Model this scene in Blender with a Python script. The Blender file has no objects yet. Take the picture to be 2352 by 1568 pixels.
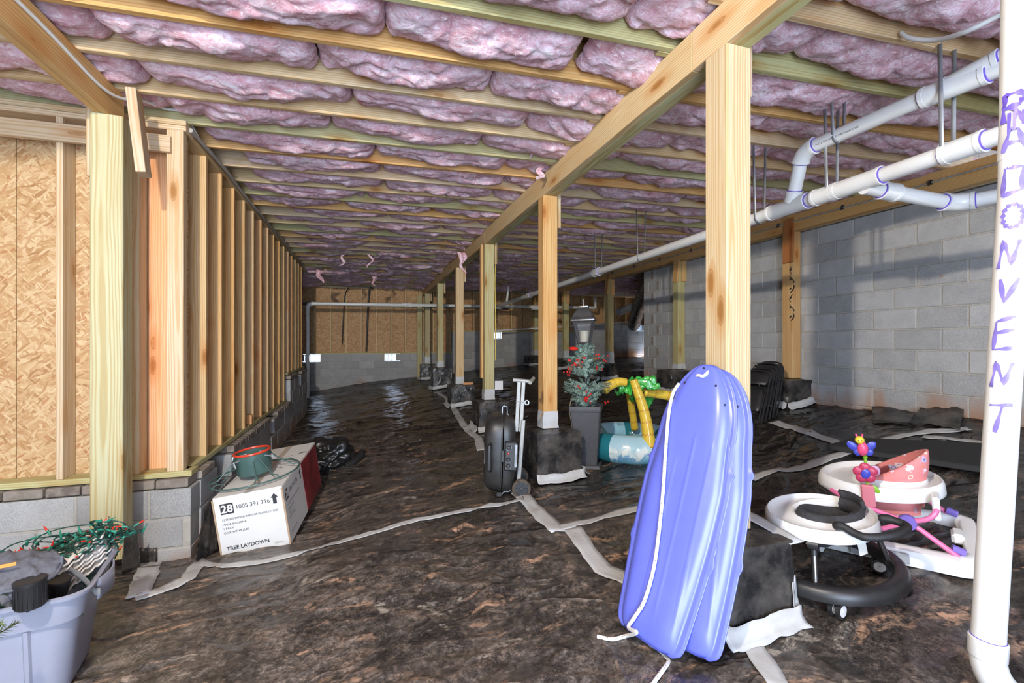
import bpy, math, random
import numpy as np
from mathutils import Vector, Matrix, Euler
random.seed(7)
RND = random.Random(11)
C = bpy.context.scene.collection
PI = math.pi
# ------------------------------------------------------------------ camera, world, lights, exposure
SC = bpy.context.scene
FPX = 1055.0
YAW = math.atan(334.0/FPX)
cam_d = bpy.data.cameras.new('camera'); cam_o = bpy.data.objects.new('camera', cam_d); C.objects.link(cam_o)
cam_o.rotation_euler = (PI/2, 0, -YAW)
cam_d.sensor_width = 36.0
cam_d.lens = 36.0*FPX/2352.0
cam_d.shift_y = 2.0/2352.0
cam_d.clip_start = 0.05
SC.camera = cam_o
SC.view_settings.view_transform = 'Standard'
SC.view_settings.look = 'None'
SC.view_settings.gamma = 1.0
SC.view_settings.use_curve_mapping = False
SC.view_settings.exposure = 0.0
SC.cycles.max_bounces = 5; SC.cycles.diffuse_bounces = 3; SC.cycles.glossy_bounces = 2; SC.cycles.transmission_bounces = 4; SC.cycles.use_adaptive_sampling = True; SC.cycles.adaptive_threshold = 0.03
W = bpy.data.worlds.new('daylight'); SC.world = W; W.use_nodes = True
bg = W.node_tree.nodes['Background']; bg.inputs[0].default_value = (0.62, 0.76, 1.0, 1); bg.inputs[1].default_value = 14.0

def lamp(name, kind, loc, power, color, size=0.1, rot=None, size_y=None):
    d = bpy.data.lights.new(name, kind); o = bpy.data.objects.new(name, d); C.objects.link(o)
    d.energy = power; d.color = color; o.location = loc
    if kind == 'AREA':
        d.size = size
        if size_y: d.shape = 'RECTANGLE'; d.size_y = size_y
    else: d.shadow_soft_size = size
    if rot: o.rotation_euler = rot
    return o
# the bulb hanging between the joists just behind the camera, and the daylight of the access door behind it
kb = lamp('ceiling_bulb', 'POINT', (-0.92, 0.18, 1.47), 128, (1.0, 0.92, 0.80), 0.05)
kb.data.use_nodes = True; _t = kb.data.node_tree; _f = _t.nodes.new('ShaderNodeLightFalloff'); _f.inputs[0].default_value = 1.0; _f.inputs[1].default_value = 1.0
_t.links.new(_f.outputs['Linear'], _t.nodes['Emission'].inputs['Strength'])
lamp('door_daylight', 'AREA', (-0.3, -2.55, 0.1), 150, (0.66, 0.80, 1.0), 1.9, (PI/2, 0, 0), 2.2)

# ------------------------------------------------------------------ noise
_pr = np.random.RandomState(5); _perm = _pr.permutation(256); _perm = np.concatenate([_perm, _perm, _perm])
_g = _pr.normal(size=(256, 3)); _g /= np.linalg.norm(_g, axis=1)[:, None]
def pn(x, y, z=0.0):
    x = np.asarray(x, float); y = np.asarray(y, float); z = np.broadcast_to(np.asarray(z, float), np.broadcast(x, y).shape)
    xi = np.floor(x).astype(int); yi = np.floor(y).astype(int); zi = np.floor(z).astype(int)
    fx, fy, fz = x-xi, y-yi, z-zi
    u = fx*fx*fx*(fx*(fx*6-15)+10); v = fy*fy*fy*(fy*(fy*6-15)+10); w = fz*fz*fz*(fz*(fz*6-15)+10)
    r = 0
    for dx in (0, 1):
        for dy in (0, 1):
            for dz in (0, 1):
                h = _perm[_perm[_perm[(xi+dx) & 255]+((yi+dy) & 255)]+((zi+dz) & 255)]
                gr = _g[h]
                dot = gr[..., 0]*(fx-dx)+gr[..., 1]*(fy-dy)+gr[..., 2]*(fz-dz)
                r = r+dot*(u if dx else 1-u)*(v if dy else 1-v)*(w if dz else 1-w)
    return r*1.5
def fbm(x, y, z=0.0, o=4, lac=2.0, g=0.5):
    a, f, r = 1.0, 1.0, 0
    for i in range(o):
        r = r+a*pn(x*f+i*13.7, y*f-i*7.3, np.asarray(z)*f+i*3.1); a *= g; f *= lac
    return r

# ------------------------------------------------------------------ mesh building
class MB:
    def __init__(s): s.v = []; s.f = []; s.m = []
    def add(s, V, F, M=None, mi=0):
        b = len(s.v)
        if M is not None: V = [M @ Vector(p) for p in V]
        s.v += [tuple(p) for p in V]; s.f += [tuple(i+b for i in f) for f in F]; s.m += [mi]*len(F)
        return s
    def box(s, c, size, M=None, b=0.0, mi=0):
        V, F = rbox(size, b); V = [(p[0]+c[0], p[1]+c[1], p[2]+c[2]) for p in V]
        return s.add(V, F, M, mi)
    def grid(s, P, cu=False, cv=False, M=None, mi=0, flip=False):
        nu, nv = len(P), len(P[0]); V = [p for r in P for p in r]; F = []
        for i in range(nu if cu else nu-1):
            for j in range(nv if cv else nv-1):
                a, b_, c, d = i*nv+j, ((i+1) % nu)*nv+j, ((i+1) % nu)*nv+(j+1) % nv, i*nv+(j+1) % nv
                F.append((a, d, c, b_) if flip else (a, b_, c, d))
        return s.add(V, F, M, mi)
    def lathe(s, prof, n=24, M=None, mi=0, cap=True):
        P = [[(r*math.cos(2*PI*k/n), r*math.sin(2*PI*k/n), z) for k in range(n)] for r, z in prof]
        s.grid(P, False, True, M, mi, True)
        if cap:
            for row in (P[0], P[-1]):
                if abs(row[0][0]) > 1e-5 or abs(row[0][1]) > 1e-5: s.add(row, [tuple(range(n))] if row is P[-1] else [tuple(range(n))[::-1]], M, mi)
        return s
    def tube(s, pts, r, n=8, closed=False, M=None, mi=0, cap=True, flat=None):
        pts = [Vector(p) for p in pts]; k = len(pts)
        rr = r if isinstance(r, (list, tuple)) else [r]*k
        T = []
        for i in range(k):
            a = pts[(i-1) % k] if closed or i else pts[i]; b = pts[(i+1) % k] if closed or i < k-1 else pts[i]
            t = (b-a); T.append(t.normalized() if t.length > 1e-9 else Vector((0, 0, 1)))
        up = Vector((0, 0, 1)) if abs(T[0].z) < 0.9 else Vector((1, 0, 0))
        nrm = (up-T[0]*up.dot(T[0])).normalized(); P = []
        for i in range(k):
            if i:
                q = T[i-1].rotation_difference(T[i]); nrm = q @ nrm; nrm = (nrm-T[i]*nrm.dot(T[i])).normalized()
            bi = T[i].cross(nrm)
            f2 = flat if flat else 1.0
            P.append([tuple(pts[i]+(nrm*math.cos(2*PI*j/n)*f2+bi*math.sin(2*PI*j/n))*rr[i]) for j in range(n)])
        s.grid(P, closed, True, M, mi)
        if cap and not closed: s.add(P[0], [tuple(range(n))], M, mi); s.add(P[-1], [tuple(range(n))[::-1]], M, mi)
        return s
    def prism(s, poly, z0, z1, M=None, mi=0):
        n = len(poly); V = [(x, y, z0) for x, y in poly]+[(x, y, z1) for x, y in poly]
        F = [tuple(range(n))[::-1], tuple(range(n, 2*n))]+[(i, (i+1) % n, n+(i+1) % n, n+i) for i in range(n)]
        return s.add(V, F, M, mi)
    def ball(s, c, r, n=10, M=None, mi=0, sc=(1, 1, 1)):
        m = max(4, n//2); V = [(c[0], c[1], c[2]-r*sc[2])]
        for i in range(1, m):
            a = -PI/2+PI*i/m
            for j in range(n): V.append((c[0]+r*sc[0]*math.cos(a)*math.cos(2*PI*j/n), c[1]+r*sc[1]*math.cos(a)*math.sin(2*PI*j/n), c[2]+r*sc[2]*math.sin(a)))
        V.append((c[0], c[1], c[2]+r*sc[2])); F = []
        for j in range(n): F.append((0, 1+(j+1) % n, 1+j))
        for i in range(m-2):
            for j in range(n): a = 1+i*n; F.append((a+j, a+(j+1) % n, a+n+(j+1) % n, a+n+j))
        a = 1+(m-2)*n; L = len(V)-1
        for j in range(n): F.append((a+j, a+(j+1) % n, L))
        return s.add(V, F, M, mi)
    def mesh(s, name, smooth=35, off=None):
        me = bpy.data.meshes.new(name)
        V = s.v if off is None else [(p[0]-off[0], p[1]-off[1], p[2]-off[2]) for p in s.v]
        me.from_pydata(V, [], s.f)
        if s.m and max(s.m): me.polygons.foreach_set('material_index', s.m)
        if smooth:
            me.polygons.foreach_set('use_smooth', [True]*len(me.polygons))
            if smooth < 180: me.set_sharp_from_angle(angle=math.radians(smooth))
        me.update(); return me
def rbox(size, b=0.0):
    x, y, z = size[0]/2, size[1]/2, size[2]/2
    if b <= 0:
        V = [(i*x, j*y, k*z) for i in (-1, 1) for j in (-1, 1) for k in (-1, 1)]
        return V, [(0, 1, 3, 2), (4, 6, 7, 5), (0, 4, 5, 1), (2, 3, 7, 6), (0, 2, 6, 4), (1, 5, 7, 3)]
    b = min(b, x*.49, y*.49, z*.49); V = []; idx = {}
    for i in (-1, 1):
        for j in (-1, 1):
            for k in (-1, 1):
                for ax in range(3):
                    p = [i*(x-b), j*(y-b), k*(z-b)]; p[ax] = (i*x, j*y, k*z)[ax]
                    idx[(i, j, k, ax)] = len(V); V.append(tuple(p))
    F = []
    for ax in range(3):
        for sg in (-1, 1):
            q = []
            for a, c in ((-1, -1), (1, -1), (1, 1), (-1, 1)):
                t = [0, 0, 0]; t[ax] = sg; t[(ax+1) % 3] = a; t[(ax+2) % 3] = c; q.append(idx[(*t, ax)])
            F.append(tuple(q) if sg > 0 else tuple(q[::-1]))
    for ax in range(3):
        a1, a2 = (ax+1) % 3, (ax+2) % 3
        for s1 in (-1, 1):
            for s2 in (-1, 1):
                t = [0, 0, 0]; t[a1] = s1; t[a2] = s2; lo = list(t); hi = list(t); lo[ax] = -1; hi[ax] = 1
                q = (idx[(*lo, a1)], idx[(*hi, a1)], idx[(*hi, a2)], idx[(*lo, a2)])
                F.append(q if s1*s2 > 0 else q[::-1])
    for i in (-1, 1):
        for j in (-1, 1):
            for k in (-1, 1):
                q = tuple(idx[(i, j, k, ax)] for ax in range(3)); F.append(q if i*j*k > 0 else q[::-1])
    return V, F

def link(o, parent=None): C.objects.link(o); o.parent = parent; return o
def props(o, label=None, cat=None, group=None, kind=None):
    for k, v in (('label', label), ('category', cat), ('group', group), ('kind', kind)):
        if v: o[k] = v
    return o
def obj(name, mb, m, parent=None, loc=None, rot=None, smooth=35, world=False, tint=None, label=None, cat=None, group=None, kind=None):
    if isinstance(mb, MB):
        off = parent.location if (world and parent) else None
        me = mb.mesh(name, smooth, off)
        for q in (m if isinstance(m, (list, tuple)) else [m]): me.materials.append(q)
    else: me = mb
    o = bpy.data.objects.new(name, me); link(o, parent)
    if loc is not None: o.location = loc
    if rot is not None: o.rotation_euler = rot
    if tint: o.color = (*tint, 1)
    return props(o, label, cat, group, kind)
def thing(name, label, cat, loc=(0, 0, 0), rz=0.0, group=None, kind=None):
    o = bpy.data.objects.new(name, None); link(o); o.empty_display_size = .1
    o.location = loc; o.rotation_euler = (0, 0, rz)
    return props(o, label, cat, group, kind)
def copy_tree(o, parent=None):
    c = o.copy(); C.objects.link(c); c.parent = parent
    for ch in list(o.children): copy_tree(ch, c)
    return c

# ------------------------------------------------------------------ materials
class NT:
    def __init__(s, name):
        s.m = bpy.data.materials.new(name); s.m.use_nodes = True; s.t = s.m.node_tree; s.b = s.t.nodes['Principled BSDF']
    def n(s, kind, ins={}, **kw):
        x = s.t.nodes.new(kind)
        for k, v in kw.items(): setattr(x, k, v)
        for k, v in ins.items(): s.put(x.inputs[k], v)
        return x
    def put(s, sock, v):
        if isinstance(v, bpy.types.NodeSocket): s.t.links.new(v, sock)
        else:
            if hasattr(sock.default_value, '__len__') and len(sock.default_value) == 4 and hasattr(v, '__len__') and len(v) == 3: v = (*v, 1)
            sock.default_value = v
    def set(s, **kw):
        for k, v in kw.items(): s.put(s.b.inputs[k.replace('_', ' ')], v)
        return s
    def co(s, kind='Object'): return s.n('ShaderNodeTexCoord').outputs[kind]
    def rand(s): return s.n('ShaderNodeObjectInfo').outputs['Random']
    def tint(s): return s.n('ShaderNodeObjectInfo').outputs['Color']
    def vm(s, op, a, b=None, sc=None):
        x = s.n('ShaderNodeVectorMath', operation=op); s.put(x.inputs[0], a)
        if b is not None: s.put(x.inputs[1], b)
        if sc is not None: s.put(x.inputs['Scale'], sc)
        return x.outputs[0]
    def ma(s, op, a, b=0.5, c=None, clamp=False):
        x = s.n('ShaderNodeMath', operation=op, use_clamp=clamp); s.put(x.inputs[0], a); s.put(x.inputs[1], b)
        if c is not None: s.put(x.inputs[2], c)
        return x.outputs[0]
    def noise(s, v, scale=5, detail=4, rough=.55, dist=0.0, out=0):
        return s.n('ShaderNodeTexNoise', {'Vector': v, 'Scale': scale, 'Detail': detail, 'Roughness': rough, 'Distortion': dist}).outputs[out]
    def vor(s, v, scale=5, feature='F1', out='Distance', rnd=1.0):
        return s.n('ShaderNodeTexVoronoi', {'Vector': v, 'Scale': scale, 'Randomness': rnd}, feature=feature).outputs[out]
    def ramp(s, f, stops, mode='LINEAR'):
        x = s.n('ShaderNodeValToRGB'); cr = x.color_ramp; cr.interpolation = mode
        while len(cr.elements) < len(stops): cr.elements.new(.5)
        for e, (p, c) in zip(cr.elements, stops):
            e.position = p; e.color = (c, c, c, 1) if not hasattr(c, '__len__') else (*c, 1)
        s.put(x.inputs[0], f); return x.outputs[0]
    def mix(s, f, a, b, mode='MIX'):
        x = s.n('ShaderNodeMix', data_type='RGBA', blend_type=mode); s.put(x.inputs[0], f); s.put(x.inputs[6], a); s.put(x.inputs[7], b); return x.outputs[2]
    def sep(s, v): return s.n('ShaderNodeSeparateXYZ', {0: v}).outputs
    def comb(s, x=0, y=0, z=0): return s.n('ShaderNodeCombineXYZ', {0: x, 1: y, 2: z}).outputs[0]
    def bump(s, h, strength=.3, dist=.01, nrm=None):
        x = s.n('ShaderNodeBump', {'Height': h, 'Strength': strength, 'Distance': dist})
        if nrm is not None: s.put(x.inputs['Normal'], nrm)
        s.put(s.b.inputs['Normal'], x.outputs[0]); return x.outputs[0]
def plain(name, col, rough=.5, metal=0.0, var=0.0, bump=0.0, scale=60, spec=None, sss=None, alpha=None, trans=None, coat=None):
    t = NT(name); t.set(Roughness=rough, Metallic=metal)
    c = (*col, 1)
    if var:
        n = t.noise(t.co(), scale*.2, 4)
        c = t.mix(t.ramp(n, [(.3, 0), (.7, 1)]), tuple(x*(1-var) for x in col), tuple(min(1, x*(1+var)) for x in col))
    t.set(Base_Color=c)
    if bump: t.bump(t.noise(t.co(), scale, 3), bump, .004)
    if spec is not None: t.set(Specular_IOR_Level=spec)
    if trans: t.set(Transmission_Weight=trans)
    if coat: t.set(Coat_Weight=coat)
    return t.m
def wood_mat():
    t = NT('lumber'); p = t.vm('ADD', t.co(), t.vm('SCALE', (37.0, 11.3, 23.7), sc=t.rand()))
    nz = t.noise(t.vm('MULTIPLY', p, (.9, 5, 5)), 1.0, 3)
    s = t.sep(t.vm('ADD', t.co(), t.vm('SCALE', (0, .045, .032), sc=t.ma('SUBTRACT', t.rand(), .5))))
    y2 = t.ma('ADD', s[1], t.ma('MULTIPLY', nz, .05)); z2 = t.ma('ADD', s[2], t.ma('MULTIPLY', t.noise(t.vm('MULTIPLY', p, (.5, 2, 2)), 1.0, 2), .07))
    r = t.ma('SQRT', t.ma('ADD', t.ma('MULTIPLY', y2, y2), t.ma('MULTIPLY', z2, z2)))
    ring = t.ma('SINE', t.ma('ADD', t.ma('MULTIPLY', r, 480.0), t.ma('MULTIPLY', nz, 5.0)))
    ring = t.ramp(t.ma('MULTIPLY_ADD', ring, .5, .5), [(0, 0), (.55, .2), (.9, 1)])
    fine = t.noise(t.vm('MULTIPLY', p, (4, 160, 160)), 1.0, 2)
    tint = t.tint()
    col = t.mix(t.ma('MULTIPLY', ring, .62), tint, t.mix(1.0, tint, (.74, .52, .27), 'MULTIPLY'))
    col = t.mix(t.ramp(fine, [(.4, 0), (.75, .35)]), col, t.mix(1.0, tint, (.7, .55, .4), 'MULTIPLY'))
    big = t.noise(t.vm('MULTIPLY', p, (1.3, 6, 6)), 1.0, 3)
    col = t.mix(t.ramp(big, [(.45, 0), (.8, .5)]), col, t.mix(1.0, tint, (.85, .62, .36), 'MULTIPLY'))
    kv = t.vm('MULTIPLY', p, (2.3, 7.5, 7.5)); kd = t.vor(kv, 1.0); kc = t.sep(t.vor(kv, 1.0, out='Color'))[0]
    ksel = t.ma('GREATER_THAN', kc, .45)
    kn = t.ma('MULTIPLY', t.ramp(t.ma('ADD', kd, t.ma('MULTIPLY', fine, .04)), [(.10, 1), (.135, .8), (.15, .35), (.175, .7), (.19, 0)]), ksel)
    col = t.mix(kn, col, (.09, .04, .015))
    kr = t.ma('MULTIPLY', t.ramp(kd, [(.15, .6), (.42, 0)]), ksel)
    col = t.mix(kr, col, t.mix(1.0, tint, (.75, .42, .16), 'MULTIPLY'))
    t.set(Base_Color=col, Roughness=.62, Specular_IOR_Level=.3)
    t.bump(t.ma('ADD', t.ma('MULTIPLY', ring, .5), fine), .12, .002)
    return t.m
def osb_mat():
    t = NT('strand_board'); p = t.vm('ADD', t.co(), t.vm('SCALE', (17.0, 31.3, 0), sc=t.rand()))
    col = (.42, .25, .11, 1); hsum = None
    wob = t.vm('SCALE', t.n('ShaderNodeTexNoise', {'Vector': p, 'Scale': 9.0, 'Detail': 2.0}).outputs['Color'], sc=.05)
    for i, a in enumerate((.2, 1.1, 1.9, 2.75, .75, 2.3)):
        rot = t.n('ShaderNodeVectorRotate', {'Vector': t.vm('ADD', p, wob), 'Angle': a+.12}, rotation_type='Z_AXIS').outputs[0]
        v = t.vm('MULTIPLY', rot, (7+i, 38+7*i, 1))
        v = t.vm('ADD', v, (i*7.7, i*3.1, 0)); c = t.sep(t.vor(v, 1.0, out='Color')); d = t.vor(v, 1.0)
        fl = t.ramp(c[0], [(0, (.44, .24, .10)), (.2, (.58, .36, .17)), (.55, (.68, .47, .25)), (.88, (.80, .62, .38)), (1, (.52, .24, .10))])
        st = t.noise(t.vm('MULTIPLY', rot, (10, 200, 1)), 1.0, 2)
        fl = t.mix(t.ramp(st, [(.35, 0), (.8, .45)]), fl, t.mix(1.0, fl, (.7, .6, .5), 'MULTIPLY'))
        k = t.ma('GREATER_THAN', c[1], .46 if i else -1.0)
        k = t.ma('MULTIPLY', k, t.ramp(d, [(.45, 1), (.6, 0)])) if i else k
        col = t.mix(k, col, fl)
        h = t.ma('MULTIPLY', k, c[2]); hsum = h if hsum is None else t.ma('MAXIMUM', hsum, h)
    col = t.mix(1.0, col, t.tint(), 'MULTIPLY')
    t.set(Base_Color=col, Roughness=.6, Specular_IOR_Level=.3); t.bump(hsum, .12, .002); return t.m
def block_mat():
    t = NT('concrete_block'); p = t.co(); q = t.vm('ADD', p, t.vm('SCALE', (17.0, 31.3, 9.0), sc=t.rand()))
    n1 = t.noise(q, 7, 4); n2 = t.noise(q, 260, 2); v = t.ma('ADD', .82, t.ma('MULTIPLY', t.rand(), .3))
    c = t.mix(n1, (.29, .295, .30), (.48, .48, .47)); c = t.vm('SCALE', c, sc=v)
    c = t.mix(t.ramp(n2, [(.52, 0), (.72, .6)]), c, (.62, .62, .6)); c = t.mix(t.ramp(n2, [(.3, .6), (.42, 0)]), c, (.12, .12, .12))
    geo = t.n('ShaderNodeNewGeometry').outputs['Position']; z = t.sep(geo)[2]; x = t.sep(geo)[0]
    low = t.ma('SUBTRACT', t.ma('MULTIPLY_ADD', x, .115, -1.05), z)   # height over the damp clay line, red splash from the soil
    st = t.noise(t.vm('MULTIPLY', geo, (1.6, 1.6, .5)), 1.6, 4)
    dirt = t.ramp(t.ma('ADD', t.ma('MULTIPLY', low, 1.1), t.ma('MULTIPLY_ADD', st, 1.2, -.62)), [(.05, 0), (.45, .9)])
    c = t.mix(dirt, c, (.36, .16, .065))
    spot = t.ramp(t.noise(q, 13, 3), [(.68, 0), (.76, .8)]); c = t.mix(t.ma('MULTIPLY', spot, t.ramp(t.noise(geo, 1.2, 2), [(.45, 0), (.6, 1)])), c, (.42, .17, .07))
    t.set(Base_Color=c, Roughness=.92, Specular_IOR_Level=.15); t.bump(t.ma('ADD', n2, t.ma('MULTIPLY', t.noise(q, 70, 3), .8)), .45, .004); return t.m
def brick_mat():
    t = NT('brick'); q = t.vm('ADD', t.co(), t.vm('SCALE', (17.0, 31.3, 9.0), sc=t.rand()))
    c = t.mix(t.rand(), (.15, .12, .10), (.27, .23, .19)); c = t.mix(t.ramp(t.noise(q, 20, 4), [(.4, 0), (.7, .7)]), c, (.33, .29, .25))
    t.set(Base_Color=c, Roughness=.9); t.bump(t.noise(q, 90, 4), .5, .004); return t.m
def mortar_mat():
    t = NT('mortar'); n = t.noise(t.co(), 30, 4); t.set(Base_Color=t.mix(n, (.30, .28, .24), (.50, .465, .41)), Roughness=.95); t.bump(t.noise(t.co(), 120, 3), .6, .004); return t.m
def insul_mat():
    t = NT('pink_glass_wool'); q = t.vm('ADD', t.co(), t.vm('SCALE', (17.0, 31.3, 9.0), sc=t.rand()))
    warp = t.vm('ADD', q, t.vm('SCALE', t.n('ShaderNodeTexNoise', {'Vector': q, 'Scale': 6.0, 'Detail': 3.0}).outputs['Color'], sc=.12))
    n1 = t.noise(t.vm('MULTIPLY', warp, (1, 1.6, 1.6)), 6, 5, .6); n2 = t.noise(t.vm('MULTIPLY', warp, (1, 2.5, 2)), 28, 5, .65)
    c = t.ramp(n1, [(.28, (.52, .25, .28)), (.43, (.70, .43, .48)), (.56, (.77, .56, .63)), (.72, (.92, .80, .84))])
    c = t.mix(t.ramp(n2, [(.34, .75), (.48, 0)]), c, (.58, .26, .28)); c = t.mix(t.ramp(n2, [(.54, 0), (.68, .8)]), c, (.97, .92, .93))  # dark hollows and pale fluff: crevice shade and highlights put into the colour
    t.set(Base_Color=c, Roughness=1.0, Specular_IOR_Level=.05)
    f = t.noise(t.vm('MULTIPLY', warp, (1, 3, 3)), 70, 5, .75)
    t.bump(t.ma('ADD', n2, t.ma('MULTIPLY', f, .5)), .5, .015); return t.m
def floor_mat():
    t = NT('dusty_black_polythene'); p = t.co(); s = t.sep(p); fold = t.n('ShaderNodeAttribute', attribute_name='fold').outputs['Fac']
    w = t.vm('ADD', p, t.vm('SCALE', t.n('ShaderNodeTexNoise', {'Vector': p, 'Scale': 1.7, 'Detail': 3.0}).outputs['Color'], sc=.45))
    big = t.noise(p, .9, 3); med = t.noise(p, 4.5, 6, .72); fin = t.noise(p, 26, 5, .75); grain = t.noise(p, 170, 3)
    walk = t.n('ShaderNodeMapRange', {'Value': t.ma('ADD', s[1], t.ma('MULTIPLY', s[0], 1.7)), 'From Min': 10.0, 'From Max': 3.0}).outputs[0]   # trodden side, towards the entry
    film = t.ramp(t.ma('MULTIPLY_ADD', walk, .42, t.ma('MULTIPLY_ADD', big, .5, t.ma('MULTIPLY_ADD', med, .9, -.72))), [(.08, .05), (.5, .95)])
    c = t.mix(film, (.012, .012, .0125), t.mix(t.ramp(med, [(.35, 0), (.65, 1)]), (.060, .051, .045), (.140, .117, .099)))
    c = t.mix(t.ma('MULTIPLY', t.ramp(fin, [(.41, .95), (.50, 0)]), t.ramp(med, [(.3, .95), (.6, .5)])), c, (.020, .0185, .018))
    c = t.mix(t.ma('MULTIPLY', t.ramp(fin, [(.53, 0), (.62, .65)]), t.ma('MULTIPLY_ADD', film, .8, .06)), c, (.24, .20, .165))
    hi = t.ma('MULTIPLY', t.ramp(fold, [(.45, 0), (.9, .55)]), t.ramp(fin, [(.42, .05), (.6, 1)])); c = t.mix(t.ma('MULTIPLY', hi, t.ma('MULTIPLY_ADD', film, .85, .1)), c, (.34, .235, .165))
    c = t.vm('SCALE', c, sc=t.ma('MULTIPLY_ADD', t.ramp(t.noise(p, 75, 5, .75), [(.38, 0), (.62, 1)]), 1.1, .5))
    cr = t.vor(w, 1.15, 'DISTANCE_TO_EDGE'); crease = t.ma('MULTIPLY', t.ramp(cr, [(.002, 1), (.007, 0)]), t.ramp(t.noise(p, 1.7, 4), [(.52, 0), (.6, 1)]))
    c = t.mix(t.ma('MULTIPLY', crease, .22), c, (.30, .25, .205))
    grey = t.ma('MULTIPLY', t.ramp(t.noise(t.vm('MULTIPLY', w, (1.5, 2.4, 1)), 2.3, 6, .66), [(.605, 0), (.645, .85)]), t.ramp(fin, [(.40, .15), (.54, 1)]))
    c = t.mix(t.ma('MULTIPLY', grey, t.ramp(walk, [(.3, .05), (.8, 1)])), c, (.36, .32, .265))
    clay = t.ma('MULTIPLY', t.ramp(t.noise(t.vm('MULTIPLY', w, (1.3, 3.6, 1)), 2.4, 5, .62), [(.575, 0), (.68, .95)]), t.ramp(t.ma('ADD', fin, t.ma('MULTIPLY', fold, .2)), [(.47, 0), (.62, 1)]))
    c = t.mix(t.ma('MULTIPLY', clay, t.ramp(walk, [(.1, .1), (.6, 1)])), c, (.56, .34, .215))
    crumbs = t.ma('MULTIPLY', t.ramp(t.vor(p, 110), [(.07, 1), (.13, 0)]), t.ramp(t.noise(p, 3.2, 4), [(.48, 0), (.58, 1)])); c = t.mix(crumbs, c, (.52, .33, .21))
    def ridge(ang, sx, sy, sc, pw):
        v = t.vm('MULTIPLY', t.n('ShaderNodeVectorRotate', {'Vector': w, 'Angle': ang}, rotation_type='Z_AXIS').outputs[0], (sx, sy, 1))
        return t.ma('POWER', t.ma('SUBTRACT', 1.0, t.ma('ABSOLUTE', t.ma('MULTIPLY_ADD', t.noise(v, sc, 2, .45), 4.0, -2.0)), clamp=True), pw)
    rA = t.ma('MULTIPLY', ridge(-.10, .55, 2.6, 1.05, 4.0), t.ramp(t.noise(p, .8, 2), [(.38, .1), (.6, 1)])); rB = t.ma('MULTIPLY', ridge(.32, .6, 2.3, 1.25, 5.0), t.ramp(t.noise(t.vm('ADD', p, (7, 3, 0)), .9, 2), [(.42, .05), (.62, 1)]))
    rC = t.ma('MULTIPLY', ridge(-.45, .5, 3.0, 1.9, 3.5), t.ramp(t.noise(t.vm('ADD', p, (1, 9, 0)), 1.1, 2), [(.42, .05), (.62, 1)]))
    wr = t.ma('MULTIPLY', t.ma('ADD', rA, t.ma('ADD', rB, t.ma('MULTIPLY', rC, .6))), t.ma('MULTIPLY_ADD', walk, -.35, 1.0))
    c = t.mix(t.ma('MULTIPLY', t.ramp(wr, [(.35, 0), (.9, .4)]), t.ma('MULTIPLY_ADD', film, .9, .05)), c, (.18, .14, .112))
    rough = t.ma('ADD', t.ramp(film, [(.05, .16), (.8, .31)]), t.ma('MULTIPLY', fin, .14))
    t.set(Base_Color=c, Roughness=rough, Specular_IOR_Level=.5)
    t.bump(t.ma('ADD', t.ma('MULTIPLY', wr, 1.0), t.ma('MULTIPLY', fin, .04)), .8, .03); return t.m
def sheet_mat():
    t = NT('black_polythene'); p = t.co(); n = t.noise(p, 9, 5, .6); f = t.noise(p, 45, 4)
    c = t.mix(t.ramp(t.noise(p, 5, 5, .65), [(.4, 0), (.7, .8)]), (.016, .016, .017), (.13, .115, .10))
    t.set(Base_Color=c, Roughness=t.ramp(n, [(.3, .16), (.7, .38)]), Specular_IOR_Level=.5); t.bump(t.ma('ADD', n, t.ma('MULTIPLY', f, .2)), .5, .03); return t.m
def tape_mat():
    t = NT('white_seam_tape'); p = t.co(); n = t.noise(p, 14, 5); f = t.noise(p, 60, 4)
    c = t.mix(t.ramp(t.noise(p, 7, 5, .65), [(.45, 0), (.78, .6)]), (.52, .53, .53), (.34, .29, .25))
    t.set(Base_Color=c, Roughness=.42); t.bump(t.ma('ADD', n, t.ma('MULTIPLY', f, .3)), .35, .012); return t.m
def pvc_mat():
    t = NT('white_pvc'); p = t.vm('ADD', t.co(), t.vm('SCALE', (7.0, 3.3, 9.0), sc=t.rand()))
    c = t.mix(t.ramp(t.noise(p, 40, 4, .7), [(.62, 0), (.72, .5)]), (.78, .78, .76), (.45, .38, .3)); c = t.mix(t.ramp(t.noise(p, 3, 3), [(.4, 0), (.8, .3)]), c, (.66, .64, .58))
    t.set(Base_Color=c, Roughness=.28); return t.m
M_WOOD, M_OSB, M_BLOCK, M_BRICK, M_MORTAR, M_INS, M_FLOOR, M_SHEET, M_TAPE, M_PVC = wood_mat(), osb_mat(), block_mat(), brick_mat(), mortar_mat(), insul_mat(), floor_mat(), sheet_mat(), tape_mat(), pvc_mat()
M_PRIMER = plain('purple_primer', (.16, .10, .52), .35, var=.3, scale=80)
M_BLACK = plain('black_plastic', (.018, .018, .019), .4, var=.3)
M_STEEL = plain('galvanised_steel', (.40, .43, .47), .42, .45, var=.2)
M_WHITE = plain('white_plastic', (.80, .80, .80), .3)
M_CABLE = plain('grey_cable', (.36, .33, .28), .55, var=.15)
M_INK = plain('black_ink', (.02, .02, .02), .7)

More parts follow.
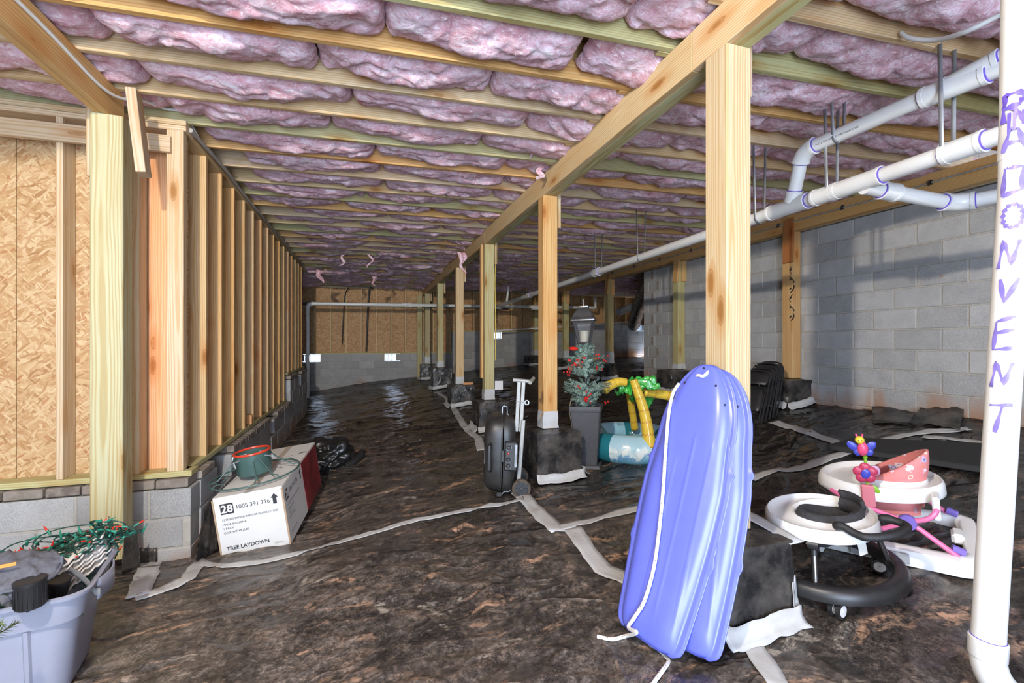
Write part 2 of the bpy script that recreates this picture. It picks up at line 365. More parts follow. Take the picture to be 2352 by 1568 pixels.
PINE = (.67, .52, .31); PALE = (.63, .51, .35); TREATED = (.56, .50, .27); HONEY = (.66, .42, .18); GREEN = (.50, .48, .26); RUST = (.40, .17, .06); ORANGE = (.72, .38, .17)
def vary(c, k=.08):
    f = 1+RND.uniform(-k, k); return (min(1, c[0]*f), min(1, c[1]*f*(1+RND.uniform(-k, k)*.3)), min(1, c[2]*f*(1+RND.uniform(-k, k)*.6)))
_bc = {}
def bmesh_box(size, b, m):
    k = (round(size[0], 3), round(size[1], 3), round(size[2], 3), b, m.name)
    if k not in _bc:
        mb = MB(); mb.box((0, 0, 0), size, b=b); me = mb.mesh('board', 0); me.materials.append(m); _bc[k] = me
    return _bc[k]
def board(name, p0, p1, w, t, parent=None, tint=PINE, side=(1, 0, 0), mat=None, b=.003, **kw):
    """a straight piece from p0 to p1; w is its width along `side`, t its thickness across"""
    p0, p1 = Vector(p0), Vector(p1); x = (p1-p0).normalized(); s = Vector(side); y = (s-x*s.dot(x)).normalized(); z = x.cross(y)
    o = bpy.data.objects.new(name, bmesh_box(((p1-p0).length, w, t), b, mat or M_WOOD)); link(o, parent)
    o.location = (p0+p1)/2-(parent.location if parent else Vector()); o.rotation_euler = Matrix((x, y, z)).transposed().to_euler()
    o.color = (*vary(tint), 1); props(o, kw.get('label'), kw.get('cat'), kw.get('group'), kw.get('kind')); return o

# ------------------------------------------------------------------ the ground: measured heights, smoothed
ZJ = 1.565; ZG = 1.365        # underside of joists / of girders (camera height is 0)
CP = np.array([(-1.22, 3.9, -1.60), (-2.3, 3.8, -1.52), (-1.5, 3.42, -1.36), (-1.2, 5.4, -1.50), (-1.2, 7.2, -1.48), (-1.2, 9.7, -1.45), (-.6, 13.6, -1.24), (1.2, 13.6, -1.02), (1.63, 13, -1.06),
    (1.63, 10.7, -1.05), (1.63, 8.3, -1.16), (1.63, 6.1, -1.18), (1.55, 3.8, -1.25), (1.55, 1.55, -1.255), (-1.2, 2.2, -1.37), (0, 1.5, -1.33), (0, 3.5, -1.38), (-1.8, .8, -1.37), (5.0, 4.2, -.76), (5.1, 2.6, -.71),
    (5.07, 6.4, -.80), (5.07, 8.8, -.78), (5.07, 11.1, -.70), (8, 11, -.52), (10, 13.6, -.45), (5.1, 0, -.71), (2.2, 1.1, -1.205), (3.4, 3, -.985), (3, 0, -1.09), (0, -1.5, -1.33), (-2.5, -1.5, -1.39), (4, -1.5, -.9), (8, 8, -.6), (3.4, 7, -1.0)])
def _tps(r2): return r2*np.log(r2+1e-9)
_n = len(CP); _K = _tps(((CP[:, None, :2]-CP[None, :, :2])**2).sum(-1))+np.eye(_n)*.6
_A = np.zeros((_n+3, _n+3)); _A[:_n, :_n] = _K; _A[:_n, _n] = 1; _A[:_n, _n+1:] = CP[:, :2]; _A[_n:, :_n] = _A[:_n, _n:].T
_cf = np.linalg.solve(_A, np.concatenate([CP[:, 2], np.zeros(3)]))
def ground_base(x, y):
    x = np.asarray(x, float); y = np.asarray(y, float); r = _cf[_n]+_cf[_n+1]*x+_cf[_n+2]*y
    for i in range(_n): r = r+_cf[i]*_tps((x-CP[i, 0])**2+(y-CP[i, 1])**2)
    return r
def ground_z(x, y, parts=False):
    x = np.asarray(x, float); y = np.asarray(y, float); z = ground_base(x, y)
    z = z+.028*fbm(x*.9, y*.9, 1.3, 3); fo = 0*z
    wx = x+.35*pn(x*.8, y*.8, 7.1)+.07*pn(x*3.1, y*3.1, 2.2); wy = y+.35*pn(x*.8, y*.8, 17.1)+.07*pn(x*3.1, y*3.1, 9.2)
    for k, (a, fu, fv, amp, e) in enumerate(((.12, .55, 2.4, .026, 6), (-.45, .6, 3.2, .018, 9), (.55, .6, 2.6, .016, 10), (1.35, .5, 2.2, .014, 12), (.05, 1.2, 7.0, .008, 5), (-.15, 1.6, 11, .004, 4))):
        u = (wx*math.cos(a)+wy*math.sin(a))*fu; v = (-wx*math.sin(a)+wy*math.cos(a))*fv
        msk = np.clip(.55+1.1*pn(x*.7+k*5, y*.7-k*3, k+.5), 0, 1)
        rg = msk*np.maximum(0, 1-np.abs(pn(u, v, k*3.3))*1.6)**e; z = z+amp*rg; fo = np.maximum(fo, rg)
    return (z, fo) if parts else z
def gz(x, y): return float(ground_z(x, y))
def pix_ray(px, py):
    r = (px-1176.0)/FPX; u = (786.0-py)/FPX; c, s = math.cos(YAW), math.sin(YAW)
    return Vector((r*c+s, -r*s+c, u))
def pix_ground(px, py):
    v = pix_ray(px, py); lo, hi = .8, 30.0; f = lambda d: v.z*d-gz(v.x*d, v.y*d); d = lo
    while f(d) > 0 and d < hi: d *= 1.04
    a, b = d/1.04, d
    for _ in range(14):
        m = (a+b)/2
        if f(m) > 0: a = m
        else: b = m
    return Vector((v.x*b, v.y*b, gz(v.x*b, v.y*b)))
def at_d(px, py, d): return pix_ray(px, py)*d
def on_y(px, py, Y): v = pix_ray(px, py); return v*(Y/v.y)
def on_x(px, py, X): v = pix_ray(px, py); return v*(X/v.x)

floor = thing('floor', None, None, kind='structure')
def build_floor():
    cx, cy = 0.0, -1.5; nr, na = 400, 820
    r = .35*(17.5/.35)**(np.arange(nr)/(nr-1.0)); r = np.concatenate([np.linspace(.3, 2.0, 40)[:-1], 2.0*(17.5/2.0)**(np.arange(nr-39)/(nr-40.0))]); nr = len(r)
    a = np.radians(np.linspace(-100, 100, na)); R, A = np.meshgrid(r, a, indexing='ij')
    X = np.clip(cx+R*np.sin(A), -3.3, 10.9); Y = np.clip(cy+R*np.cos(A), -2.7, 13.75); Z, FO = ground_z(X, Y, True)
    V = np.stack([X, Y, Z], -1).reshape(-1, 3)
    i, j = np.meshgrid(np.arange(nr-1), np.arange(na-1), indexing='ij'); q = (i*na+j).ravel()
    F = np.stack([q, q+na, q+na+1, q+1], -1)
    keep = (np.abs(V[F[:, 0]]-V[F[:, 2]]).sum(-1) > 1e-5); F = F[keep]
    me = bpy.data.meshes.new('vapor_barrier_sheet'); me.vertices.add(len(V)); me.vertices.foreach_set('co', V.ravel())
    me.loops.add(F.size); me.loops.foreach_set('vertex_index', F[:, ::-1].ravel()); me.polygons.add(len(F))
    me.polygons.foreach_set('loop_start', np.arange(0, F.size, 4)); me.polygons.foreach_set('loop_total', np.full(len(F), 4))
    me.update(calc_edges=True); me.validate(); me.polygons.foreach_set('use_smooth', np.ones(len(me.polygons), bool)); me.materials.append(M_FLOOR)
    at = me.attributes.new('fold', 'FLOAT', 'POINT'); at.data.foreach_set('value', FO.ravel().astype(np.float32))
    link(bpy.data.objects.new('vapor_barrier_sheet', me), floor)
build_floor()
def tape(pts, w=.1, name='tape_strip', parent=None, ground=True, lift=.006, mat=None, ends=True):
    """a strip of tape laid over the ground through points (pixels of the photo's ground, or 3-D points)"""
    P = [pix_ground(*p) if len(p) == 2 else Vector(p) for p in pts]; L = []
    for a, b in zip(P, P[1:]):
        n = max(2, int((b-a).length/.05))
        for k in range(n): L.append(a.lerp(b, k/n))
    L.append(P[-1]); rows = []
    for k, p in enumerate(L):
        t = (L[min(k+1, len(L)-1)]-L[max(k-1, 0)]); t.z = 0; t.normalize(); n = Vector((-t.y, t.x, 0)); row = []
        ww = w*(1+.06*math.sin(k*1.7)+.05*math.sin(k*.63))
        for s in np.linspace(-.5, .5, 5):
            q = p+n*(s*ww); row.append((q.x, q.y, (gz(q.x, q.y) if ground else q.z)+lift))
        rows.append(row)
    mb = MB(); mb.grid(rows); o = obj(name, mb, mat or M_TAPE, parent or floor, smooth=180)
    md = o.modifiers.new('thick', 'SOLIDIFY'); md.thickness = .0012; md.offset = 1; return o
# ================================================================== the setting
XL, XR, YB = -1.22, 5.12, 13.70          # faces of the left stud wall, right block wall, back wall
CH, BL = .206, .406                      # block course height and block length
def mason(parent, axis, face, a0, a1, ztop, courses, skip=(), thick=.19, off=0.0, sgn=1, zlist=None, bl=BL):
    """running-bond blocks as single parts on a wall whose face is at `face` along x ('x') or y ('y'); sgn: which way the wall's body lies; a mortar core sits behind the faces"""
    size = ((bl-.011), thick, CH-.011)
    me = bmesh_box(size, .006, M_BLOCK)
    for k in range(courses):
        zc = ztop-CH*(k+.5); s = a0-(bl/2 if (k+int(off)) % 2 else 0)
        while s < a1-.02:
            e0, e1 = max(s, a0), min(s+bl, a1); s += bl
            if e1-e0 < .06 or any(x0 < (e0+e1)/2 < x1 and z0 < zc < z1 for x0, x1, z0, z1 in skip): continue
            m2 = me if abs(e1-e0-bl) < .01 else bmesh_box((e1-e0-.011, thick, CH-.011), .006, M_BLOCK)
            o = bpy.data.objects.new('block', m2); link(o, parent); c = (e0+e1)/2; d = face+sgn*thick/2+RND.uniform(-.0025, .0025)
            if axis == 'y': o.location = (d, c, zc); o.rotation_euler = (0, 0, PI/2)
            else: o.location = (c, d, zc)
def core(parent, lo, hi, name='mortar'):
    mb = MB(); mb.box([(a+b)/2 for a, b in zip(lo, hi)], [b-a for a, b in zip(lo, hi)]); return obj(name, mb, M_MORTAR, parent, smooth=0)
def bricks(parent, axis, face, a0, a1, ztop, sgn=1, thick=.19, h=.066, jitter=.004, cross=False):
    s = a0; L = .10 if cross else .205
    while s < a1-.03:
        e = min(s+L*RND.uniform(.9, 1.08), a1); o = bpy.data.objects.new('brick', bmesh_box((round(e-s-.012, 2), thick, h-.008), .005, M_BRICK)); link(o, parent)
        d = face+sgn*(thick/2+RND.uniform(-jitter, jitter)); c = (s+e)/2
        o.location = (d, c, ztop-h/2) if axis == 'y' else (c, d, ztop-h/2); o.rotation_euler = (0, 0, (PI/2 if axis == 'y' else 0)+RND.uniform(-.02, .02)); s = e

# ---- left wall: stepped block footing, brick course, studs, strand board behind
wl = thing('wall_left', None, None, kind='structure'); FB = -1.17      # face of the block work
ZP = -.905                                                             # underside of the sill board is ZP-.04
mason(wl, 'y', FB, 3.93, 8.15, -1.015, 4, skip=((4.28, 4.78, -1.23, -1.0), (6.5, 6.95, -1.23, -1.0)), sgn=-1)
for a, b, lo in ((3.95, 4.28, -1.02), (4.28, 4.78, -1.232), (4.78, 6.55, -1.02), (6.55, 6.95, -1.232), (6.95, 8.15, -1.02)): core(wl, (FB-.18, a, -1.85), (FB-.008, b, lo))
bricks(wl, 'y', FB+.004, 3.93, 4.27, -.948, -1); bricks(wl, 'y', FB+.012, 4.80, 6.52, -.95, -1, cross=True); bricks(wl, 'y', FB+.012, 6.98, 8.15, -.945, -1, cross=True)
mason(wl, 'y', FB, 8.15, 10.3, -1.015+2*CH, 6, skip=((9.05, 9.45, -.82, -.6),), sgn=-1)
core(wl, (FB-.18, 8.16, -1.85), (FB-.008, 9.05, -.61)); core(wl, (FB-.18, 9.05, -1.85), (FB-.008, 9.45, -.822)); core(wl, (FB-.18, 9.45, -1.85), (FB-.008, 10.29, -.61))
bricks(wl, 'y', FB+.005, 8.15, 9.03, -.535, -1); bricks(wl, 'y', FB+.005, 9.47, 10.3, -.535, -1)
board('sill_plate', (XL-.07, 3.84, ZP-.02), (XL-.07, 8.13, ZP-.02), .15, .04, wl, GREEN)
board('sill_plate', (XL-.07, 8.15, -.51), (XL-.07, 10.3, -.51), .15, .04, wl, GREEN)
for z in (ZJ-.019, ZJ-.058): board('top_plate', (XL-.07, 3.84, z), (XL-.07, 10.35, z), .14, .037, wl, PINE)
for k in range(15):
    y = 4.25+.404*k; zb = ZP if y < 8.1 else -.49
    board('stud', (XL-.07, y, zb), (XL-.07, y, ZJ-.077), .14, .038, wl, [(.66, .46, .25), (.66, .44, .21), (.62, .38, .16), (.64, .43, .21), (.66, .47, .26), (.64, .37, .17)][k % 6])
for k, (a, b) in enumerate(((3.97, 5.06), (5.065, 6.28), (6.285, 7.5), (7.505, 8.72), (8.725, 9.94), (9.945, 10.4))):
    mb = MB(); mb.box((0, 0, 0), (b-a, 2.52, .012)); obj('sheathing_panel', mb, M_OSB, wl, (XL-.147, (a+b)/2, .32), (PI/2, 0, PI/2), 0, tint=(.62, .55, .48))
for y in (5.75,): board('block_scrap', (XL-.03, y, ZP), (XL-.03, y, ZP+.1), .07, .04, wl, ORANGE)

# ---- the return of that wall, facing the camera
wr = thing('wall_return', None, None, kind='structure'); YF = 3.75
mason(wr, 'x', YF, -3.25, FB, -1.015, 4, sgn=1, off=1)
core(wr, (-3.25, YF+.008, -1.85), (FB-.01, YF+.18, -1.02)); bricks(wr, 'x', YF-.002, -3.25, FB, -.948, 1)
board('sill_plate', (-3.25, YF+.1, ZP-.02), (FB-.01, YF+.1, ZP-.02), .14, .04, wr, GREEN)
for z in (ZJ-.019, ZJ-.058): board('top_plate', (-3.25, YF+.105, z), (XL+.005, YF+.105, z), .14, .037, wr, PALE)
for x, t, w in ((-2.52, PALE, .038), (-1.93, PALE, .038), (-1.51, PALE, .038), (-1.283, PALE, .1)):
    board('stud', (x, YF+.105 if w < .05 else YF+.07, ZP), (x, YF+.105 if w < .05 else YF+.07, ZJ-.077), .14 if w < .05 else .07, w, wr, t, side=(0, 1, 0))
board('nailer', (-1.41, YF+.165, ZP), (-1.41, YF+.165, ZJ-.077), .15, .02, wr, (.82, .47, .25), side=(1, 0, 0))
for a, b in ((-3.3, -2.235), (-2.23, -1.25)):
    mb = MB(); mb.box((0, 0, 0), (b-a, 2.52, .012)); obj('sheathing_panel', mb, M_OSB, wr, ((a+b)/2, YF+.184, .32), (PI/2, 0, 0), 0, tint=(.80, .77, .74))
a, b = on_y(-60, 284, YF+.015), on_y(393, 332, YF+.015)
board('nailing_strip', a, b, .115, .038, wr, PALE, side=(0, 0, 1))

# ---- back wall
wb = thing('wall_back', None, None, kind='structure'); ZS = -.31
vents = ((-1.45, .42), (.72, .42), (3.80, .36), (9.0, .40))           # ventilation openings: centre x, width
vz = {0: (ZS-.02-CH, ZS-.02), 1: (ZS-.02-CH, ZS-.02), 2: (.12-.10, .12+.11), 3: (.25, .46)}
step = 2.45                                                           # the footing steps up here
mason(wb, 'x', YB, -3.25, step, ZS-.02, 6, skip=tuple((x-w/2, x+w/2, ZS-.02-CH, ZS) for x, w in vents[:2]), sgn=1)
mason(wb, 'x', YB, step, 6.6, .32, 6, skip=((3.6, 4.0, .1, .3),), sgn=1)
mason(wb, 'x', YB, 6.6, 10.9, .60, 7, skip=((8.8, 9.2, .38, .6),), sgn=1)
for a, b, z in ((-3.25, -1.68, ZS-.012), (-1.68, -1.22, ZS-.03-CH), (-1.22, .5, ZS-.012), (.5, .94, ZS-.03-CH), (.94, step, ZS-.012), (step, 3.6, .326), (3.6, 4.01, .31-CH), (4.01, 6.6, .326), (6.6, 8.79, .606), (8.79, 9.2, .59-CH), (9.2, 10.9, .606)): core(wb, (a, YB+.008, -1.6), (b, YB+.18, z))
board('sill_plate', (-3.25, YB+.1, ZS), (step, YB+.1, ZS), .16, .04, wb, GREEN); board('sill_plate', (step, YB+.1, .34), (6.6, YB+.1, .34), .16, .04, wb, GREEN); board('sill_plate', (6.6, YB+.1, .62), (10.9, YB+.1, .62), .16, .04, wb, GREEN)
k = 0; x = -2.98
while x < 10.8:
    board('stud', (x, YB+.08, ZS+.02 if x < step else .36 if x < 6.6 else .64), (x, YB+.08, ZJ-.04), .12, .038, wb, PINE, side=(0, 1, 0)); x += .406; k += 1
board('top_plate', (-3.25, YB+.08, ZJ-.02), (10.9, YB+.08, ZJ-.02), .12, .04, wb, PINE)
for x in np.arange(-3.25, 10.8, 1.22):
    lo = ZS if x < step-.5 else .34 if x < 6.2 else .62
    for z0, z1 in ((lo, .51), (max(lo, .516), ZJ)):
        if z1-z0 > .1: mb = MB(); mb.box((0, 0, 0), (1.215, z1-z0, .012)); obj('sheathing_panel', mb, M_OSB, wb, (x+.61, YB+.148, (z0+z1)/2), (PI/2, 0, 0), 0, tint=(.8, .72, .64))
mb = MB(); mb.box((.5, YB+.018, 1.06), (7.5, .006, .07)); obj('moisture_strip', mb, M_SHEET, wb, smooth=0)
# vents set into the openings
for (x, w), z0 in zip(vents, (ZS-.02-CH, ZS-.02-CH, .32-CH, .60-CH)):
    x = {3.80: 3.80, 9.0: 8.995, -1.45: -1.44, .72: .73}[x]
    v = thing('foundation_vent', {3.80: 'white-barred foundation vent in the raised back footing behind the posts', 8.995: 'bright foundation vent glowing in the dark far right corner', -1.44: 'foundation vent half hidden behind the far drain riser', .73: 'bright louvred foundation vent under the strand board back wall'}[x], 'vent', (x, YB+.03, z0+CH/2), group='foundation vents in the back wall')
    fr = MB()
    for dx in (-1, 1): fr.box((dx*(w/2-.012), 0, 0), (.02, .05, CH-.012))
    for dz in (-1, 1): fr.box((0, 0, dz*(CH/2-.014)), (w-.02, .05, .02))
    obj('frame', fr, M_STEEL, v, smooth=0)
    for q in range(9): mb = MB(); mb.box((0, 0, 0), (.010, .03, CH-.04)); obj('slat', mb, M_STEEL, v, (-w/2+.045+q*(w-.09)/8, .004, 0), (0, 0, .5), 0)

# ---- right block wall, its toothed end, and the shell beyond
wg = thing('wall_right', None, None, kind='structure'); YE = 7.72
mason(wg, 'y', XR, -2.6, YE, 1.365, 11, sgn=1, off=1)
core(wg, (XR+.008, -2.6, -1.0), (XR+.18, YE-.01, 1.36)); bricks(wg, 'y', XR-.004, -2.6, YE, 1.43, 1)
mb = MB()
for k in range(9):                                                   # mortar keys left in the joints at the end of the wall
    mb.box((XR-.004, YE-.30-.17*(k % 2), 1.26-CH*k), (.02, .06, .15))
obj('mortar_key', mb, M_BRICK, wg, smooth=0, kind='stuff')
sh = thing('wall_far_right', None, None, kind='structure'); core(sh, (10.8, 7.4, -1.2), (11.0, 13.9, 1.6), 'rough_wall'); core(sh, (XR+.19, 7.35, -1.2), (11, 7.5, 1.6), 'rough_wall')
core(wb, (-3.3, YB+.16, ZS-.01), (step, YB+.22, 1.82), 'backing'); core(wb, (step, YB+.16, .33), (6.6, YB+.22, 1.82), 'backing'); core(wb, (6.6, YB+.16, .61), (10.9, YB+.22, 1.82), 'backing')  # unseen layer added to keep sky light out of the panel gaps
sl = thing('wall_far_left', None, None, kind='structure'); core(sl, (-3.45, 3.9, -2), (-3.25, 13.9, 1.6), 'rough_wall'); core(sl, (-3.3, 10.36, -2), (-1.40, 10.5, 1.6), 'rough_wall')
# ---- rear of the crawl space, behind the camera: block wall with the access doorway
re_ = thing('wall_rear', None, None, kind='structure')
core(re_, (-3.3, -2.8, -2), (-1.5, -2.6, 1.6), 'rough_wall'); core(re_, (.9, -2.8, -2), (5.3, -2.6, 1.6), 'rough_wall'); core(re_, (-1.5, -2.8, 1.3), (.9, -2.6, 1.6), 'rough_wall')
core(re_, (-3.45, -2.8, -2), (-3.25, 3.9, 1.6), 'rough_wall')

# ---- ceiling: subfloor, joists, glass wool batts
ce = thing('ceiling', None, None, kind='structure'); SK = -.05
sub = MB(); sub.box((3.7, 5.5, ZJ+.25), (14.8, 16.8, .02)); obj('subfloor', sub, M_OSB, ce, smooth=0, tint=(.6, .5, .4))
sky = lambda x: SK*(x-XL)
JY = [4.25+.404*k for k in range(-15, 24)]
for k, y in enumerate(JY):
    for x0, x1, dy in ((-3.25, 1.75, 0), (1.5, 5.3, .042), (5.0, 10.8, 0)):
        if x0 > 4 and y < 7.4: continue
        board('joist', (x0, y+sky(x0)+dy, ZJ+.117), (x1, y+sky(x1)+dy, ZJ+.117), .038, .235, ce, [PINE, PALE, HONEY, GREEN][(k*7+int(x0)) % 4] if not (x0 == 1.5 and abs(y-1.42) < .05) else RUST, side=(0, 1, 0))
def batt_mesh(seed, L=1.22, Wd=.362, nx=66, ny=24):
    u = np.linspace(0, 1, nx); v = np.linspace(0, 1, ny); U, V = np.meshgrid(u, v, indexing='ij'); X = (U-.5)*L; Y = (V-.5)*Wd
    e = np.minimum(V, 1-V)*Wd; ee = np.minimum(U, 1-U)*L
    Z = .010-.055*np.sin(PI*U)**.7*np.sin(PI*V)**.5
    Z += .09*np.exp(-e/.030)+.06*np.exp(-ee/.018)
    s = seed*11.3
    wx = X+.08*pn(X*5+s, Y*5, 1.1); wy = Y+.08*pn(X*5, Y*5+s, 5.1)
    amp = np.clip(np.minimum(e/.05, ee/.04), .25, 1)
    Z += amp*(.034*pn(wx*2.6+s, wy*3.5, seed)+.016*fbm(wx*6+s, wy*8, seed+4, 2)+.020*np.maximum(0, 1-np.abs(pn(wx*2.2-s, wy*4.5, 3.3))*2.6)**3+.010*fbm(wx*13+s, wy*24, seed+2, 4)+.004*fbm(wx*40, wy*80+s, 1.5, 2))
    Xj = X+.010*pn(V*9+s, U*3, 2.5)*(1-np.clip(ee/.1, 0, 1)); 
    P = np.stack([Xj, Y, Z], -1); mb = MB(); mb.grid([[tuple(p) for p in r] for r in P], flip=True)
    me = mb.mesh('insulation_batt', 180); me.materials.append(M_INS); return me
BM = [batt_mesh(i) for i in range(16)]
def torn(parent, p, L, w, seed, droop=1.0):
    """a torn flap of glass wool hanging from the batts"""
    mb = MB(); rows = []; n = 14
    for i in range(n+1):
        t = i/n; c = Vector(p)+Vector((.06*t*math.sin(seed*3+2*t)+.03*math.sin(7*t+seed), .05*t*math.cos(seed*2+3*t), -L*t*droop)); ww = w*(1-t)**.7*(1+.3*math.sin(9*t+seed)); row = []
        for j in range(9):
            s = j/8-.5; q = pn(c.x*18+s*4, seed+t*6, j*.4); row.append((c.x+s*ww, c.y+.05*math.sin(s*5+seed)*ww*3+.012*q, c.z+.012*q+.02*abs(s)))
        rows.append(row)
    mb.grid(rows); o = obj('torn_insulation', mb, M_INS, parent, smooth=180); md = o.modifiers.new('thick', 'SOLIDIFY'); md.thickness = .012
    return o
for k in range(len(JY)-1):
    y = (JY[k]+JY[k+1])/2; x = -3.2-.3*RND.random()
    while x < 10.6:
        L = 1.22*RND.uniform(.8, 1.02); cx = x+L/2; x += L
        yy = y+sky(cx)
        if (cx > 5.4 and yy < 7.3) or (cx < XL-.1 and yy > 3.9 and not yy > 10.3) or yy < -1.8: continue
        if abs(cx-1.63) < .02: cx += .05
        far = max(0, (yy-7.5)/6)
        o = bpy.data.objects.new('insulation_batt', RND.choice(BM)); link(o, ce)
        o.location = (cx, yy+(.02 if cx > 1.6 else 0), ZJ+.022+RND.uniform(-.004, .022)-.075*min(1, far)*RND.random()); o.rotation_euler = (RND.uniform(-.04, .04), RND.uniform(-.015, .015), math.atan(SK))
        o.scale = (L/1.22*RND.choice((-1, 1)), RND.choice((-1, 1)), 1+.5*min(1, far)*RND.random())
for px, py, d, L, w, s in ((548, 205, 3.2, .13, .13, 1), (700, 210, 3.4, .19, .10, 2), (690, 262, 3.9, .09, .05, 5), (1247, 385, 4.1, .12, .06, 3), (1213, 318, 3.9, .16, .03, 4), (1060, 580, 6.6, .3, .12, 6), (590, 430, 5.2, .16, .05, 7), (735, 620, 9, .25, .14, 8), (787, 585, 8, .2, .05, 9), (850, 585, 8, .22, .06, 11), (860, 635, 9.5, .2, .1, 12), (1480, 330, 4.2, .1, .04, 13), (1390, 300, 3.4, .06, .06, 14)):
    torn(ce, at_d(px, py, d), L, w, s)
for px, py, d in ((271, 50, 2.9), (455, 258, 3.7), (535, 320, 4.3), (1760, 235, 3.0), (1700, 265, 3.4), (2300, 60, 2.2), (450, 230, 3.6)):     # wire rods that hold the batts up
    q = at_d(px, py, d); mb = MB(); mb.tube([(q.x, q.y-.18, ZJ+.06), (q.x, q.y, ZJ-.012), (q.x+.01, q.y+.19, ZJ+.05)], .0015, 5); obj('support_wire', mb, M_BLACK, ce)

# ---- girders
def girder(x0, y0, y1, label, n, tints, seams=()):
    g = thing('girder', label, 'beam', (x0, y0, ZG))
    w = .138/3 if n == 3 else .04
    for i in range(n):
        ys = [y0]+[s for s in seams if i == 0 or True]+[y1]
        for a, b in zip(ys, ys[1:]): board('ply', (x0+w*(i+.5), a+.001, (ZG+ZJ)/2), (x0+w*(i+.5), b-.001, (ZG+ZJ)/2), w-.0015, ZJ-ZG, g, tints[i])
    return g
girder(1.56, -2.5, YB, 'long pine girder of joined boards over the middle row of posts', 3, (PINE, GREEN, GREEN), (1.93, 6.2, 10.6))
girder(-1.548, -2.5, 3.53, 'two-ply pine girder ending on the post against the near stud wall', 2, (HONEY, HONEY))
girder(4.972, .3, 13.6, 'girder along the block wall with a cable stapled to its side', 3, (HONEY, HONEY, PINE), (4.4, 8.9))

# ---- posts, scabs, tape collars; wrapped piers below
def post(x, y, z0, label, tint, s=.14, rz=0.0, tape=0.0, scabs=(), group=None, ztop=ZG):
    p = thing('support_post', label, 'post', (x, y, z0), rz, group)
    o = board('shaft', (x, y, z0), (x, y, ztop), s, s, p, tint, b=.005); 
    for i, (dx, dy, w, t, zl, zh, tilt, tn) in enumerate(scabs):
        a, b = Vector((dx, dy, zl-z0)), Vector((dx+tilt, dy, zh-z0)); board('scab_board', a+p.location, b+p.location, w, t, p, tn, side=(1, 0, 0) if w > 0 else (0, 1, 0)) if w > 0 else board('scab_board', a+p.location, b+p.location, -w, t, p, tn, side=(0, 1, 0))
    if tape:
        mb = MB(); n = 7; h = tape
        def ring(z, e, sd): return [(sx*(s/2+e+.004*math.sin(sd+k*2.1+z*40)), sy*(s/2+e+.004*math.cos(sd*1.7+k+z*30)), z) for k, (sx, sy) in enumerate(((-1, -1), (0, -1), (1, -1), (1, 0), (1, 1), (0, 1), (-1, 1), (-1, 0)))]
        mb.grid([ring(z, e, 3*x) for z, e in ((.005, .012), (.03, .006), (.07, .004), (h*.6, .003), (h, .0025))], False, True); obj('tape_wrap', mb, M_TAPE, p, smooth=40)
    return p
def pier(x, y, ztop, label, w=.40, d=.40, tapes=('front',), group=None, rz=0.0):
    zb = min(gz(x-w/2, y-d/2), gz(x+w/2, y-d/2), gz(x-w/2, y+d/2), gz(x+w/2, y+d/2))-.03; h = ztop-zb
    p = thing('wrapped_pier', label, 'pier', (x, y, zb), rz, group)
    def wrap(grow, z0, z1, amp, nz=16, per=16, sd=0.0):
        rows = []
        for i in range(nz+1):
            z = z0+(z1-z0)*i/nz; row = []
            for k in range(4*per):
                q, t = divmod(k, per); t = t/per
                cx, cy = [(-1+2*t, -1), (1, -1+2*t), (1-2*t, 1), (-1, 1-2*t)][q]
                f = 1.0; px_, py_ = cx*(w/2+grow)*f, cy*(d/2+grow)*f; nn = amp*fbm(px_*5+x*3+sd, py_*5+y*3, z*5, 3)+amp*1.3*max(0, 1-abs(pn(px_*4+py_*3+x+sd, z*6+(px_-py_)*3, y))*3)**3
                row.append((px_+nn*np.sign(cx)*(abs(cx) > .97)+.25*nn*(abs(cx) <= .97), py_+nn*np.sign(cy)*(abs(cy) > .97)+.25*nn*(abs(cy) <= .97), z))
            rows.append(row)
        return rows
    R = wrap(0, 0, h, .010); top = R[-1]; mb = MB(); mb.grid(R, False, True)
    rings = [top]
    for f in (.8, .55, .25): rings.append([(a*f, b*f, h+.012*fbm(a*9, b*9, f*7+x, 2)+.01*(1-f)) for a, b, c in top])
    mb.grid(rings, False, True); mb.add([(0, 0, h+.01)]+rings[-1], [(0, 1+k, 1+(k+1) % len(top)) for k in range(len(top))]); obj('plastic_wrap', mb, M_SHEET, p, smooth=60)
    for sd in tapes:
        rows = []; n = 22; gsm = lambda a, b: max(gz(a+q, b+r_) for q in (-.05, 0, .05) for r_ in (-.05, 0, .05))
        for i in range(n+1):
            t = i/n; e = (-1.10+2.2*t)
            if sd == 'front': bx, by, nx, ny = e*w/2, -d/2-.026, 0, -1
            elif sd == 'left': bx, by, nx, ny = -w/2-.026, -e*d/2, -1, 0
            else: bx, by, nx, ny = w/2+.026, e*d/2, 1, 0
            g = gsm(x+bx+nx*.05, y+by+ny*.05)-zb
            hh = .072+.004*math.sin(i*.8+x)
            rows.append([(bx, by, g+hh), (bx+nx*.004, by+ny*.004, g+hh*.6), (bx+nx*.008, by+ny*.008, g+.03), (bx+nx*.028, by+ny*.028, g+.010), (bx+nx*(.055+.005*math.sin(i*.9)), by+ny*(.055+.005*math.sin(i*.9)), g+.005)])
        mb = MB(); mb.grid(rows); o = obj('tape_strip', mb, M_TAPE, p, smooth=60); md = o.modifiers.new('thick', 'SOLIDIFY'); md.thickness = .001
    return p
GP = [(1.63, 1.765), (1.63, 4.03), (1.63, 6.25), (1.63, 8.37), (1.63, 10.7), (1.63, 13.05)]
ztp = [-.865, -.80, -.80, -.76, -.58, -.60]
